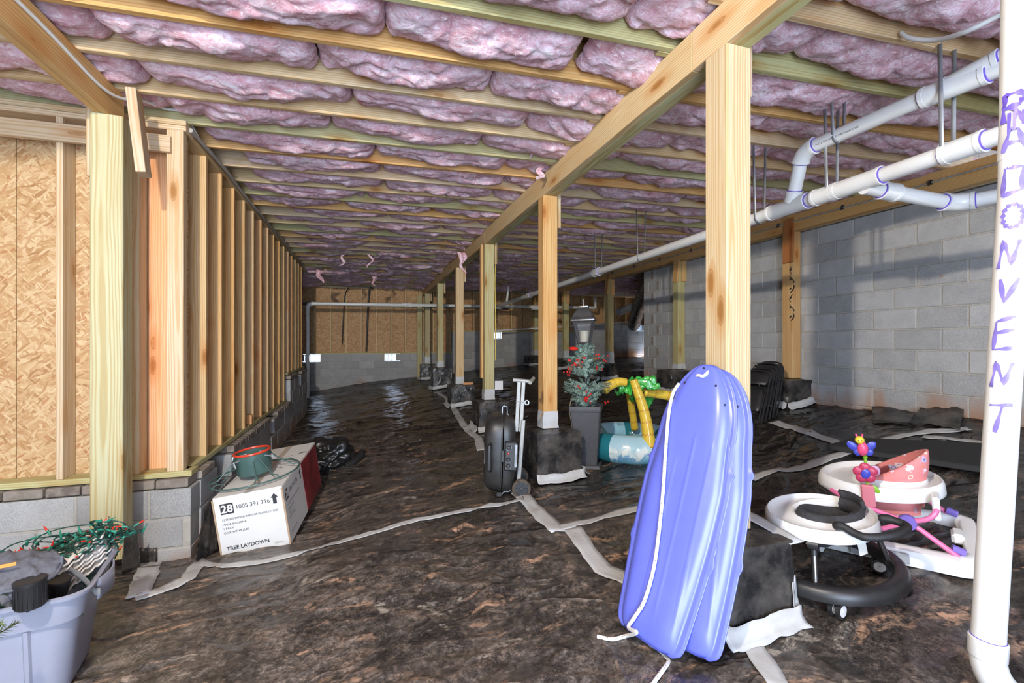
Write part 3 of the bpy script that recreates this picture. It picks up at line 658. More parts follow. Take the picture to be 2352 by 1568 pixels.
gl = ['big near treated pine post the blue sleds lean on', 'honey pine post with white taped foot beside the folding grill', 'pale green post behind the grill with a white card on its taped foot', 'pine post beyond the grill with a small offcut at its wrapped pier', 'narrow far post fifth along the middle girder, white tape round its foot', 'sixth post of the middle row, white tape round its foot, before the back wall']
tint6 = [(.61, .51, .31), HONEY, (.55, .52, .30), PINE, (.55, .52, .30), (.52, .48, .28)]
for i, ((x, y), z) in enumerate(zip(GP, ztp)):
    sc = [(.105, .02, -.09, .038, 1.17 if i == 0 else 1.06+.02*i, ZJ-.01, 0, PALE)]
    if i == 2: sc.append((-.09, .03, -.09, .03, -.5, ZG, 0, HONEY))
    post(x, y, z, gl[i], tint6[i], tape=(0, .16, .15, .13, .15, .2)[i], scabs=sc, group='posts under the middle girder')
pl = ['plastic-wrapped pier under the near post, white tape along its floor edge', 'black wrapped pier with wide white tape between the grill and the planter', 'glossy black wrapped pier behind the folding grill', 'low wrapped pier with a blue-lit corner beyond the grill', 'small wrapped pier under the fifth post of the middle row', 'small wrapped pier under the sixth post of the middle row']
for i, ((x, y), z) in enumerate(zip(GP, ztp)):
    pier(x+(-.02 if i == 0 else .02), y-(.0 if i == 0 else .03), z-.012, pl[i], .42 if i else .38, .42 if i else .40, tapes=('front',) if i == 0 else ('front', 'right') if i == 1 else ('front', 'left'), group='wrapped piers under the middle girder')
_p0 = [o for o in bpy.data.objects if o.get('label') == pl[0]][0]
_zt = ztp[0]-.012
tape([(1.73, 1.985, _zt+.012), (1.805, 1.955, _zt+.014), (1.815, 1.80, _zt+.010), (1.818, 1.66, _zt-.004), (1.822, 1.56, _zt-.02)], .085, parent=_p0, ground=False).location = -_p0.location
_f = []
for i in range(9):
    t = i/8; _f.append([(1.775+.055*t+.02*s, 1.555-.008-.05*max(0, s-.5)+.03*t, (-1.02 if t > .5 else -1.05)-.21*s-.02*t*(1-s)) for s in (0, .25, .5, .75, 1)])
mb = MB(); mb.grid(_f); _o = obj('tape_strip', mb, M_TAPE, _p0, loc=-_p0.location, smooth=180); _m = _o.modifiers.new('t', 'SOLIDIFY'); _m.thickness = .0012
post(1.47, 13.6, -1.1, 'post standing flat against the back wall beside the last pier', GREEN, tape=0, ztop=ZG)
RP = [(5.04, 4.40), (5.04, 6.56), (5.04, 8.9), (5.04, 11.2), (5.04, 13.45)]
rzt = [-.44, -.45, -.45, -.42, -.4]
rl = ['post with black scrawl on its corner beside the stacked folding chairs', 'greenish post before the toothed end of the block wall', 'far right post with a long white tape collar at its foot', 'post half hidden behind the red-berried lantern planter', 'dim post at the back wall under the wall girder']
for i, ((x, y), z) in enumerate(zip(RP, rzt)):
    sc = [(-.09, -.03, -.13, .038, .98+.03*i, ZJ-.04, .05 if i else .02, RUST if i == 0 else HONEY)]
    if i: sc.append((.03, -.09, .085, .036, 1.02, ZG-.004, 0, HONEY))
    post(x, y, z, rl[i], [(.60, .40, .18), GREEN, (.55, .45, .24), GREEN, GREEN][i], tape=(.0, .09, .26, .2, .15)[i], scabs=sc, group='posts along the right girder')
rp = ['wrapped pier with a white tape skirt behind the folding chairs', 'square black wrapped pier beyond the palm tree pool', 'wrapped pier beside the palm leaves in the dark', 'low wrapped pier half hidden by the lantern greenery', 'wrapped pier at the back wall']
for i, ((x, y), z) in enumerate(zip(RP, rzt)): pier(x-.13, y-.02, z-.012, rp[i], .38, .40, tapes=('front', 'left'), group='wrapped piers along the right girder')
for x, y, z, lab in ((7.6, 9.6, -.35, 'dim wrapped pier in the dark right bay'), (9.1, 11.2, -.28, 'small wrapped pier far in the dark right bay')):
    pier(x, y, z, lab); post(x, y, z+.01, lab.replace('wrapped pier', 'post') , GREEN, tape=.15, ztop=ZJ)
LP = post(-1.487, 3.42, -1.31, 'wide near post at the corner of the stud wall, cables above it', (.50, .485, .31), s=.158, rz=.10, scabs=((-.10, .03, -.09, .036, 1.0, ZG+.09, 0, PALE), (.175, -.06, -.12, .052, 1.03, 1.53, -.05, PALE)))
# rust scrawl letters on the post by the chairs
mb = MB(); px_ = 5.04-.0715
for k in range(6):
    z = .93-k*.115; mb.tube([(px_, 4.33+.03*math.sin(k*2+t*3), z-.09*t) for t in (0, .25, .5, .75, 1)], .009, 6, flat=.15)
    mb.tube([(px_, 4.335, z-.03), (px_, 4.36, z-.05)], .008, 6)
obj('scrawl', mb, M_INK, [o for o in bpy.data.objects if o.get('label') == rl[0]][0], world=True)
# ================================================================== pipes and cables
RP3 = .0445
def pipe_run(parent, a, b, r=RP3, name='pipe'): mb = MB(); mb.tube([a, b], r, 40); return obj(name, mb, M_PVC, parent, world=True, smooth=50)
def fitting(parent, a, b, r=RP3*1.22, name='coupling', mids=(), primer=(True, True)):
    a, b = Vector(a), Vector(b); mb = MB(); pts = [a]+[Vector(m) for m in mids]+[b]; L = []
    if len(pts) == 2: L = pts
    else:
        for i in range(13):
            t = i/12; L.append(a*(1-t)**2+pts[1]*2*t*(1-t)+b*t*t)
    mb.tube(L, r, 24); o = obj(name, mb, M_PVC, parent, world=True, smooth=50)
    for e, d, f in ((L[0], (L[1]-L[0]).normalized(), primer[0]), (L[-1], (L[-2]-L[-1]).normalized(), primer[1])):
        lip = MB(); lip.tube([e+d*.001, e+d*.022], r*1.06, 24); obj('hub_lip', lip, M_PVC, o, world=False, loc=-parent.location, smooth=50)
        if f: pr = MB(); pr.tube([e-d*.006, e+d*.0005], r*.93, 24); obj('primer_ring', pr, M_PRIMER, o, loc=-parent.location, smooth=50)
    return o
def hanger(parent, p, r=RP3, top=None):
    p = Vector(p); mb = MB(); w = .011; top = top or ZJ+.05
    pts = [(p.x-.06, p.y, top)]+[(p.x+math.sin(a)*(r+.003), p.y, p.z+math.cos(a)*(r+.003)) for a in np.linspace(-1.9, -4.38, 13)]+[(p.x+.07, p.y+.01, top)]
    mb.grid([[(q[0], q[1]+s, q[2]) for s in (-w, w)] for q in pts]); o = obj('hanger_strap', mb, M_STEEL, parent, world=True, smooth=50); md = o.modifiers.new('t', 'SOLIDIFY'); md.thickness = .0015
MPa, MPb = Vector((2.865, .35, 1.0)), Vector((3.455, 12.25, 1.0)); mdir = (MPb-MPa).normalized()
mp = lambda y: MPa+mdir*((y-MPa.y)/mdir.y)
dp = thing('drain_pipe', 'network of white plastic drain pipes strapped under the joists', 'pipe', tuple(MPa))
pipe_run(dp, MPa, MPb)
for y in (1.55, 2.32, 5.9, 9.2): fitting(dp, mp(y-.09), mp(y+.09))
fitting(dp, mp(2.46), mp(2.80), name='tee'); fitting(dp, mp(1.95), mp(2.28), name='wye')
E1 = Vector((2.90, 2.44, 1.335)); T1 = mp(2.60); W1 = Vector((2.94, 1.66, 1.352)); U1 = Vector((2.97, .35, 1.50)); U2 = Vector((2.99, .35, 1.30))
up = (T1-E1).normalized(); pipe_run(dp, E1+up*.05, T1-up*.02); fitting(dp, T1-up*.11, T1-up*.03, name='tee_branch', primer=(True, False))
d1 = (W1-E1).normalized(); pipe_run(dp, E1+d1*.04, W1); fitting(dp, E1+up*.085, E1+d1*.09, mids=(E1,), name='elbow')
d2 = (U2-W1).normalized(); d3 = (U1-W1).normalized(); fitting(dp, W1-d1*.08, W1+d2*.20, name='wye'); pipe_run(dp, W1+d2*.1, U2)
fitting(dp, W1+d3*.02, W1+d3*.25, name='wye_branch', r=RP3*1.16); pipe_run(dp, W1+d3*.2, U1); fitting(dp, W1+d2*.62, W1+d2*.75)
B0 = mp(2.06)-Vector((0, 0, .035)); B1 = Vector((3.64, 1.98, .90)); B2 = Vector((3.86, 1.40, .905)); b1 = (B1-B0).normalized(); b2 = (B2-B1).normalized()
pipe_run(dp, B0, B1-b1*.03); pipe_run(dp, B1+b2*.03, B2); fitting(dp, B0+b1*.12, B0+b1*.24); fitting(dp, B1-b1*.09, B1+b2*.10, mids=(B1,), name='elbow')
FL, FR_ = Vector((-1.385, 12.3, .955)), Vector((6.5, 12.3, 1.03)); xr = Vector((1, 0, 0))
pipe_run(dp, FL+xr*.05, FR_); pipe_run(dp, FL-Vector((0, 0, .05)), (FL.x, FL.y, gz(FL.x, FL.y)-.05)); fitting(dp, FL-Vector((0, 0, .12)), FL+xr*.12, mids=(FL,), name='elbow', primer=(False, False))
for x in (1.0, 2.4, 3.45, 4.6): fitting(dp, (x-.12, 12.3, .98), (x+.12, 12.3, .98), primer=(False, False))
q = mp(11.2); pipe_run(dp, q, q+Vector((.05, 0, .42)), .03); pipe_run(dp, FR_, FR_+Vector((0, 0, .3)), .035)
for y, t in ((1.62, ZJ), (2.28, ZJ), (2.9, ZJ), (4.7, ZJ), (5.85, ZJ), (7.6, ZJ)): hanger(dp, mp(y), top=t)
hanger(dp, (2.915, 2.2, 1.34)); hanger(dp, (2.96, 1.38, 1.33)); hanger(dp, (-.0, 12.3, .965)); hanger(dp, (1.9, 12.3, .975))
# printed line on the drain pipe
def text(body, size, m, parent, M, name='lettering', bold=0.0, align='LEFT', sx=1.0):
    c = bpy.data.curves.new(name, 'FONT'); c.body = body; c.size = size; c.align_x = align; c.offset = bold; c.fill_mode = 'FRONT'; c.resolution_u = 3
    o = bpy.data.objects.new(name, c); C.objects.link(o); bpy.context.view_layer.update()
    me = bpy.data.meshes.new_from_object(o.evaluated_get(bpy.context.evaluated_depsgraph_get())); bpy.data.objects.remove(o)
    me.transform(M @ Matrix.Diagonal((sx, 1, 1, 1))); me.materials.clear(); me.materials.append(m); o = bpy.data.objects.new(name, me); link(o, parent); return o
def frame_m(o, x, y): x = Vector(x).normalized(); y = Vector(y); y = (y-x*y.dot(x)).normalized(); z = x.cross(y); return Matrix.Translation(Vector(o)) @ Matrix((x, y, z)).transposed().to_4x4()
def pipe_text(body, a, d, parent, size=.016):
    a = Vector(a); d = Vector(d).normalized(); v = (-a).normalized(); out = (v-d*v.dot(d)).normalized(); u = out.cross(d)
    text(body, size, M_INK, parent, frame_m(a+out*(RP3+.0012)-parent.location-u*.006, d, u))
pipe_text('4300 3" IPS SCH 40 CORE', W1+d2*.28, d2, dp); pipe_text('PVC 3" SCH 40 DWV PIPE FOAM CORE', E1+d1*.12, d1, dp)

vp = thing('vent_pipe', 'tall white vertical vent pipe hand-lettered in purple paint', 'pipe', (2.046, 1.018, gz(2.1, .98)))
VA, VB_, VC = Vector((2.046, 1.018, -1.075)), Vector((2.144, .987, .60)), Vector((2.157, .983, 1.6)); vd = (VB_-VA).normalized()
pipe_run(vp, VA+vd*.02, VB_); pipe_run(vp, VB_-vd*.05, VC)
mb = MB(); mb.tube([VB_+vd*.03, VB_+vd*.215], RP3*1.13, 32); obj('coupling', mb, M_PVC, vp, world=True, smooth=50)
cl = MB(); ax = vd; cl.tube([VA-ax*.012, VA-ax*.008, VA+ax*.050, VA+ax*.054], [RP3*1.1, RP3*1.15, RP3*1.16, RP3*1.08], 32); obj('hub', cl, M_PVC, vp, world=True, smooth=40)
pr = MB(); pr.tube([VA+ax*.053, VA+ax*.056], RP3*1.06, 32); obj('primer_ring', pr, M_PRIMER, vp, world=True)
el = MB(); e2 = VA+Vector((.145, -.05, -.19)); L = [VA*(1-t)**2+(VA+Vector((.01, -.0, -.13)))*2*t*(1-t)+e2*t*t for t in np.linspace(0, 1, 14)]; el.tube(L, [RP3*(1.06+.14*t) for t in np.linspace(0, 1, 14)], 32); obj('elbow', el, M_PVC, vp, world=True)
va = math.atan2(-1.0, -2.1)
def on_pipe(s, z, lift=.0012):
    t = (z-VA.z)/(VB_.z-VA.z); c = VA.lerp(VB_, t) if z < .63 else VB_.lerp(VC, (z-VB_.z)/(VC.z-VB_.z)); R = RP3+lift if not .63 <= z <= .82 else RP3*1.13+lift
    a = va+s/RP3; return (c.x+math.cos(a)*R, c.y+math.sin(a)*R, z)
GL = {'R': [[(0, 0), (0, 1), (.6, 1), (.8, .8), (.6, .55), (0, .5)], [(.35, .5), (.8, 0)]], 'A': [[(0, 0), (.3, 1), (.55, 1), (.85, 0)], [(.15, .38), (.7, .38)]], 'D': [[(0, 0), (.05, 1), (.8, .95), (.8, .15), (0, 0)]],
      'O': [[(.5+.42*math.sin(a), .5+.5*math.cos(a)) for a in np.linspace(0, 6.4, 15)]], 'N': [[(0, 0), (.2, 1), (.55, .15), (.85, 1.0)]], 'V': [[(.15, 1), (.35, .1), (.9, 1)]], 'E': [[(.85, 1), (.1, .85), (.0, .0), (.8, .05)], [(.05, .5), (.8, .6)]], 'T': [[(0, .95), (.95, 1)], [(.55, .95), (.3, 0)]], 'P': [[(.05, .2), (.02, .95), (.95, 1.0), (.95, .75), (.3, .7)], [(.1, .7), (.12, -.1)]]}
MLET = plain('purple_paint', (.21, .16, .50), .4, var=.35, scale=120)
for ch, y0, y1, wd in (('R', 285, 222, .011), ('A', 352, 303, .008), ('D', 452, 388, .009), ('O', 527, 474, .008), ('N', 618, 556, .008), ('V', 703, 642, .008), ('E', 803, 728, .008), ('N', 888, 832, .008), ('T', 990, 926, .007)):
    mb = MB(); z0, z1 = (786-y0)*1.588/1055, (786-y1)*1.588/1055
    for st in GL[ch]:
        pts = []
        for (a, b) in zip(st, st[1:]):
            for k in range(7): pts.append((a[0]+(b[0]-a[0])*k/7, a[1]+(b[1]-a[1])*k/7))
        pts.append(st[-1]); q = [(-.032+p[0]*.058, z0+p[1]*(z1-z0)) for p in pts]; rows = []
        for i, (s, z) in enumerate(q):
            t = Vector((q[min(i+1, len(q)-1)][0]-q[max(i-1, 0)][0], q[min(i+1, len(q)-1)][1]-q[max(i-1, 0)][1])); t.normalize(); ww = wd*1.35*(.75+.35*math.sin(i*.8+y0))
            rows.append([on_pipe(s-t.y*k*ww/1.6, z+t.x*k*ww/1.6, .0020+.00012*(i % 3)) for k in (-1, -.66, -.33, 0, .33, .66, 1)])
        mb.grid(rows)
    if ch == 'R':
        for s, l in ((-.018, .075), (.012, .05), (-.006, .06)): mb.grid([[on_pipe(s-.004, z0+.03-l*t, .0018), on_pipe(s+.004*(1-.5*t), z0+.03-l*t, .0018)] for t in np.linspace(0, 1, 6)])
    obj('painted_letter', mb, M_PRIMER if ch in 'R' else MLET, vp, world=True, smooth=180)

def cable(name, label, pts, r, m=M_CABLE, cat='cable', group=None, n=8):
    P = [Vector(p) for p in pts]; L = []
    for i in range(len(P)-1):
        p0, p1, p2, p3 = P[max(i-1, 0)], P[i], P[i+1], P[min(i+2, len(P)-1)]
        for k in range(6):
            t = k/6; L.append(.5*((2*p1)+(p2-p0)*t+(2*p0-5*p1+4*p2-p3)*t*t+(3*p1-p0-3*p2+p3)*t**3))
    L.append(P[-1]); b = P[0]; mb = MB(); mb.tube([p-b for p in L], r, n); o = obj(name, mb, m, None, b, smooth=180); return props(o, label, cat, group)
M_WHCAB = plain('white_cable_sheath', (.72, .72, .70), .4)
gx = -1.463
cable('electric_cable', 'pale cable stapled along the near left girder and over to the stud wall', [(gx, -1.5, 1.49), (gx, .6, 1.50), (gx, 1.6, 1.49), (gx, 2.7, 1.50), (gx+.01, 3.3, 1.475)]+[tuple(at_d(px, py, d)) for px, py, d in ((330, 232, 3.0), (380, 250, 3.2), (422, 262, 3.3))]+[(XL+.008, 4.1, 1.53)], .009, M_WHCAB)
cable('electric_cable', 'long bundled grey cable running along the top plate of the stud wall', [(XL+.012, 3.85, 1.525)]+[(XL+.016+.006*math.sin(k*2.1), 4.1+.55*k, 1.527+.012*math.sin(k*1.3)) for k in range(1, 11)]+[(XL+.01, 10.2, 1.53)], .016)
cable('electric_cable', 'thin white cable looping down from the joists beside the stud wall top', [tuple(at_d(px, py, d)) for px, py, d in ((525, 286, 4.4), (512, 297, 4.35), (492, 313, 4.3), (476, 330, 4.2))], .007, M_WHCAB)
cable('electric_cable', 'white flexible tube sagging across the joists beside the vent pipe', [tuple(at_d(px, py, d)) for px, py, d in ((2070, 76, 2.35), (2090, 88, 2.3), (2150, 92, 2.2), (2220, 72, 2.05), (2290, 38, 1.95), (2360, 5, 1.85))], .011, M_WHCAB)
cable('electric_cable', 'grey cable stapled along the girder by the block wall', [(4.958, 1.0+.8*k, 1.475-.012*(k % 2)) for k in range(15)], .009)
for k in range(11):
    y = 2.05+.82*k; mb = MB(); mb.box((0, 0, 0), (.02, .02, .045), b=.004); mb.tube([(-.012, 0, .02), (-.02, .01, -.01), (-.008, .015, -.03)], .005, 6); o = obj('cable_clip', mb, M_BLACK, None, (4.958, y, 1.475)); props(o, ('nearest', 'second', 'third', 'fourth', 'fifth', 'sixth', 'seventh', 'eighth', 'ninth', 'tenth', 'farthest')[k]+' small black cable clip on the wall girder, counting from the vent pipe', 'clip', 'cable clips on the right girder')
cable('electric_cable', 'yellow cable hanging down the side of the third middle post', [(1.715, 6.19, 1.45), (1.725, 6.18, 1.2), (1.71, 6.185, .9), (1.715, 6.18, .3), (1.712, 6.18, -.25)], .006, plain('yellow_cable', (.62, .46, .08), .5))
for x, z0, z1, r, lab in ((-.62, 1.3, -.05, .012, 'short black cable hanging before the back wall'), (.02, 1.45, -.25, .02, 'thick black cable hanging before the middle of the back wall')): cable('electric_cable', lab, [(x+.15, 13.4, 1.5), (x+.05, 13.5, z0), (x, 13.55, (z0+z1)/2), (x-.03, 13.55, z1)], r, M_BLACK)
mb = MB(); mb.lathe([(.10, 0), (.10, 1.6)], 20); o = obj('duct', mb, M_STEEL, None, (6.4, 10.8, .80), (.25, 1.25, .55)); props(o, 'silver round air duct slanting in the dark right bay', 'duct')
fx = MB(); L_ = [Vector((5.75, 8.35, 1.30)), Vector((6.2, 9.2, 1.22)), Vector((6.9, 10.6, .98)), Vector((8.0, 12.6, .55))]; b_ = L_[0]; L2 = []  # black ducts added to keep the bulb's light out of the right bay
for i in range(61):
    t = i/60*2.999; k = int(t); L2.append(L_[k].lerp(L_[k+1], t-k)-b_)
fx.tube(L2, [.19+.008*(i % 2) for i in range(61)], 18); o = obj('shade_duct', fx, M_SHEET, None, b_, smooth=50); props(o, 'fat black flexible duct sloping through the right bay, added to block the bulb light', 'duct')
fx = MB(); fx.tube([p_+Vector((.1, .9, .0)) for p_ in L2], [.16+.007*(i % 2) for i in range(61)], 18); o = obj('shade_duct', fx, M_SHEET, None, b_+Vector((.75, -.6, -.15)), smooth=50); props(o, 'thinner black flexible duct behind the fat one, also added to block the bulb light', 'duct')
cable('ground_pipe', 'thin pale pipe crossing the dark bay behind the lantern', [(3.2, 12.9, .32), (5.5, 12.6, .46), (7.6, 12.3, .62)], .022, M_PVC, 'pipe')

# ================================================================== seam tape, loose flaps on the ground
for pts, w in (([(352, 1278), (338, 1320), (318, 1372)], .115), ([(310, 1375), (350, 1362), (400, 1345), (432, 1330), (452, 1300), (462, 1290)], .085), ([(452, 1292), (520, 1300), (600, 1292), (680, 1272), (800, 1240), (960, 1192), (1080, 1172), (1205, 1147)], .075),
               ([(1186, 1127), (1215, 1155), (1250, 1190), (1285, 1222)], .12), ([(1262, 1212), (1310, 1208), (1380, 1190), (1478, 1164)], .085), ([(1312, 1212), (1345, 1258), (1385, 1310), (1455, 1338)], .11),
               ([(1700, 1438), (1735, 1495), (1800, 1590)], .085), ([(1722, 1100), (1765, 1085), (1830, 1078), (1920, 1047), (2000, 1020), (2080, 1000), (2160, 990), (2225, 985)], .10), ([(1775, 968), (1830, 985), (1900, 1010), (1960, 1032), (1995, 1040)], .12), ([(2120, 1003), (2180, 1008), (2275, 1020)], .09),
               ([(1040, 936), (1058, 965), (1075, 990), (1098, 1006), (1105, 1035)], .10), ([(1000, 900), (1030, 918), (1042, 938)], .10)):
    tape(pts, w)
def flap(parent, pts, m, name, thick=.003, amp=.02, nu=16, nv=8, seed=1.0):
    """a loose sheet through four 3-D corners, crumpled"""
    a, b, c, d = [Vector(p) for p in pts]; rows = []
    for i in range(nu+1):
        u = i/nu; row = []
        for j in range(nv+1):
            v = j/nv; p = a.lerp(b, u).lerp(d.lerp(c, u), v); row.append((p.x, p.y, p.z+amp*fbm(u*3+seed, v*3-seed, seed, 3)))
        rows.append(row)
    mb = MB(); mb.grid(rows); o = obj(name, mb, m, parent, world=True, smooth=180); md = o.modifiers.new('t', 'SOLIDIFY'); md.thickness = thick; return o
def G(px, py, dz=0.0): p = pix_ground(px, py); p.z += dz; return p
flap(floor, (G(2003, 972, .012), G(2290, 1000, .015), on_x(2290, 968, XR-.03), on_x(2003, 934, XR-.03)), M_SHEET, 'loose_flap', amp=.03)
flap(floor, (G(2085, 978, .03), G(2205, 992, .03), G(2215, 962, .11), G(2115, 958, .10)), M_SHEET, 'loose_flap', amp=.03, seed=4)
flap(floor, ((-1.66, YF-.05, -1.66), (-1.36, YF-.04, -1.66), (-1.37, YF-.018, -1.405), (-1.66, YF-.018, -1.37)), M_SHEET, 'loose_flap', amp=.012, seed=7)
flap(floor, ((-1.40, 3.34, -1.40), (-1.37, 3.50, -1.42), (-1.385, 3.49, -1.17), (-1.405, 3.36, -1.15)), M_SHEET, 'loose_flap', amp=.012, seed=5)
flap(floor, (G(448, 1290, .015), G(500, 1270, .02), (FB+.015, 4.35, -1.23), (FB+.02, 3.95, -1.25)), M_SHEET, 'loose_flap', amp=.035, seed=9)
a, b = G(1898, 1036), G(2300, 1098); c, d = G(2300, 1035), G(1960, 1018)
bd = thing('foam_board', 'black foam board lying flat by the pink baby walker', 'board', tuple((a+b+c+d)/4)); mb = MB(); U = Vector((0, 0, .012)); T = Vector((0, 0, .055)); mb.add([a+U, b+U, c+U, d+U, a+T, b+T, c+T, d+T], [(0, 3, 2, 1), (4, 5, 6, 7), (0, 1, 5, 4), (1, 2, 6, 5), (2, 3, 7, 6), (3, 0, 4, 7)]); o = obj('board', mb, plain('black_foam', (.02, .02, .02), .75, bump=.2), bd, world=True, smooth=0); md = o.modifiers.new('b', 'BEVEL'); md.width = .008
# ================================================================== carton with the artificial tree, and the tree stand on it
M_CARTON = plain('white_carton', (.66, .65, .62), .75, var=.08, scale=12, bump=.1); M_KRAFT = plain('brown_card', (.42, .30, .19), .85); M_REDP = plain('red_print', (.24, .02, .025), .45, var=.5, scale=30); M_BLKP = plain('black_print', (.03, .03, .035), .7)
BW, BD, BH = .45, 1.22, .425
bx = thing('tree_carton', 'long white carton marked TREE LAYDOWN lying by the left footing', 'box', (-.735, 3.63, -1.475)); bx.rotation_euler = Euler((.045, -.135, -.085), 'XYZ')
mb = MB(); mb.box((0, BD/2, BH/2), (BW, BD, BH), b=.006); o = obj('carton_body', mb, M_CARTON, bx); 
mb = MB(); 
for s in (-1, 1): mb.box((s*BW*.252, BD/2, BH+.0035), (BW*.492, BD-.01, .005), Matrix.Rotation(.0, 4, 'X'))
obj('top_flap', mb, M_CARTON, bx, smooth=0, kind=None)
mb = MB(); mb.box((0, BD/2, BH+.0065), (.05, BD, .001)); obj('packing_tape', mb, plain('clear_tape', (.50, .45, .38), .25), bx, smooth=0)
for s, w in ((BW/2+.001, .012), (-BW/2+.006, .01)): mb = MB(); mb.box((s-w/2, -.002, BH/2), (w, .006, BH*.98), b=.001); obj('worn_edge', mb, M_KRAFT, bx, smooth=0)
fm = lambda x, z, dy=-.0025: Matrix.Translation((x, dy, z)) @ Matrix.Rotation(PI/2, 4, 'X')
mb = MB(); mb.box((-.142, -.0015, .345), (.082, .002, .075)); obj('number_panel', mb, M_BLKP, bx, smooth=0)
text('28', .075, M_CARTON, bx, fm(-.142, .320, -.0035), bold=.002, align='CENTER'); text('1005 391 716', .040, M_BLKP, bx, fm(-.088, .333))
ar = MB(); ar.prism([(-.012, 0), (.012, 0), (.012, .045), (.024, .045), (0, .075), (-.024, .045), (-.012, .045)], 0, .001, fm(.165, .318)); obj('arrow', ar, M_BLKP, bx, smooth=0)
for z, t in ((.262, '7.5 FT WESTWOOD WHITE FIR LED PRE-LIT TREE'), (.228, 'MADE IN CHINA'), (.200, '1 PACK'), (.170, 'CASE WT 49.2LBS')): text(t, .0205, M_BLKP, bx, fm(-.185, z), sx=.80 if len(t) > 20 else 1.0)
text('TREE LAYDOWN', .036, M_BLKP, bx, fm(-.185, .052), bold=.0008); text('080426', .02, plain('grey_print', (.35, .33, .3), .8), bx, fm(.12, .03))
sm_ = lambda y, z: Matrix.Translation((BW/2+.0025, y, z)) @ Matrix.Rotation(PI/2, 4, 'Z') @ Matrix.Rotation(PI/2, 4, 'X')
mb = MB(); mb.box((BW/2+.0012, .075, .345), (.002, .075, .075)); obj('number_panel', mb, M_BLKP, bx, smooth=0)
text('28', .075, M_CARTON, bx, sm_(.042, .322), bold=.002); text('1005 391 716', .048, M_BLKP, bx, sm_(.13, .333)); text('7.5 FT WESTWOOD WHITE FIR LED PRE-LIT TREE', .021, M_BLKP, bx, sm_(.05, .262), sx=.8)
for z, t in ((.225, 'MADE IN CHINA'), (.195, '1 PACK'), (.165, 'CASE WT 49.2LBS'), (.06, 'TREE LAYDOWN')): text(t, .022, M_BLKP, bx, sm_(.05, z))
ar = MB(); ar.prism([(-.012, 0), (.012, 0), (.012, .045), (.024, .045), (0, .075), (-.024, .045), (-.012, .045)], 0, .001, sm_(.50, .318)); obj('arrow', ar, M_BLKP, bx, smooth=0)
mb = MB(); mb.box((BW/2+.0012, .89, BH/2), (.002, .62, BH*.96)); obj('printed_panel', mb, M_REDP, bx, smooth=0)
# stand
M_GRN = plain('green_enamel', (.055, .11, .098), .4, var=.15); M_REDE = plain('red_enamel', (.62, .05, .02), .35)
ts = thing('tree_stand', 'green metal tree stand with red rim resting on the white carton', 'tree stand', (-.815, 3.98, -1.02)); ts.rotation_euler = Euler((.045, -.135, 0), 'XYZ')
mb = MB(); R0, H0 = .122, .185; mb.lathe([(.0, .022), (R0*.96, .022), (R0, .03), (R0, H0), (R0-.004, H0), (R0-.004, .03), (0, .028)], 40, cap=False); obj('bucket', mb, M_GRN, ts, smooth=40)
mb = MB(); mb.tube([(math.cos(a)*R0, math.sin(a)*R0, H0) for a in np.linspace(0, 2*PI, 41)[:-1]], .009, 8, closed=True); obj('red_rim', mb, M_REDE, ts, label='red enamel rim of the bucket')
mb = MB(); mb.tube([(math.cos(a)*.31, math.sin(a)*.31, .008) for a in np.linspace(0, 2*PI, 65)[:-1]], .0065, 8, closed=True); obj('base_ring', mb, M_GRN, ts)
for k in range(4):
    a = .35+k*PI/2; ca, sa = math.cos(a), math.sin(a); ct, st = -sa, ca; mb = MB()
    P = lambda r, t, z: (ca*r+ct*t, sa*r+st*t, z)
    mb.tube([P(.31, -.05, .01), P(.26, -.045, .012), P(.235, -.03, .035), P(.25, -.02, .02), P(.215, -.03, .05), P(.13, -.02, .13), P(.125, 0, .15), P(.13, .03, .13), P(.2, .07, .05), P(.23, .08, .03), P(.22, .09, .02), P(.27, .10, .03), P(.30, .11, .01)], .0045, 6); obj('wire_leg', mb, M_GRN, ts)
    a += .6; ca, sa = math.cos(a), math.sin(a); ct, st = -sa, ca; mb = MB()
    P = lambda r, t, z: (ca*r+ct*t, sa*r+st*t, z)
    mb.tube([P(R0-.05, 0, .155), P(R0+.05, 0, .15), P(R0+.065, .025, .125), P(R0+.06, .03, .115), P(R0+.055, .01, .16)], .005, 6); mb.ball(P(R0-.05, 0, .155), .012, 8); obj('eye_bolt', mb, M_STEEL, ts, label='steel eye bolt')
sk = cable('wire_hook', 'small black wire hook on the far end of the carton top', [(-.66, 4.42, -1.015), (-.63, 4.45, -1.0), (-.60, 4.44, -1.005), (-.56, 4.47, -.985), (-.51, 4.475, -.98)], .005, M_BLACK, 'hook')
# crumpled plastic heap behind the carton
def crumple(c, s, seed, n=46, amp=.36):
    mb = MB(); rows = []
    for i in range(n+1):
        th = PI*(i/n); row = []
        for j in range(2*n):
            ph = 2*PI*j/(2*n); d = np.array((math.sin(th)*math.cos(ph), math.sin(th)*math.sin(ph), math.cos(th)))
            w = d*1.5+seed; k = 1+amp*float(pn(w[0], w[1], w[2]))+.5*amp*(1-abs(float(pn(w[0]*1.7, w[1]*1.7, w[2]*1.7)))*2.5)+.07*float(fbm(w[0]*3.3, w[1]*3.3, w[2]*3.3, 2))
            row.append((d[0]*k*s[0], d[1]*k*s[1], max(-s[2]*.75, d[2]*k*s[2])))
        rows.append(row)
    mb.grid(rows, False, True, flip=True); return mb
M_GLOSSY = plain('glossy_black_film', (.014, .014, .014), .3, bump=.3, scale=30)
p = G(757, 1078); bg_ = thing('plastic_heap', 'crumpled heap of black plastic behind the white carton', 'plastic', (p.x, p.y+.12, p.z)); obj('film', crumple(None, (.24, .2, .19), 3.3), M_GLOSSY, bg_, (0, 0, .10), smooth=180); 
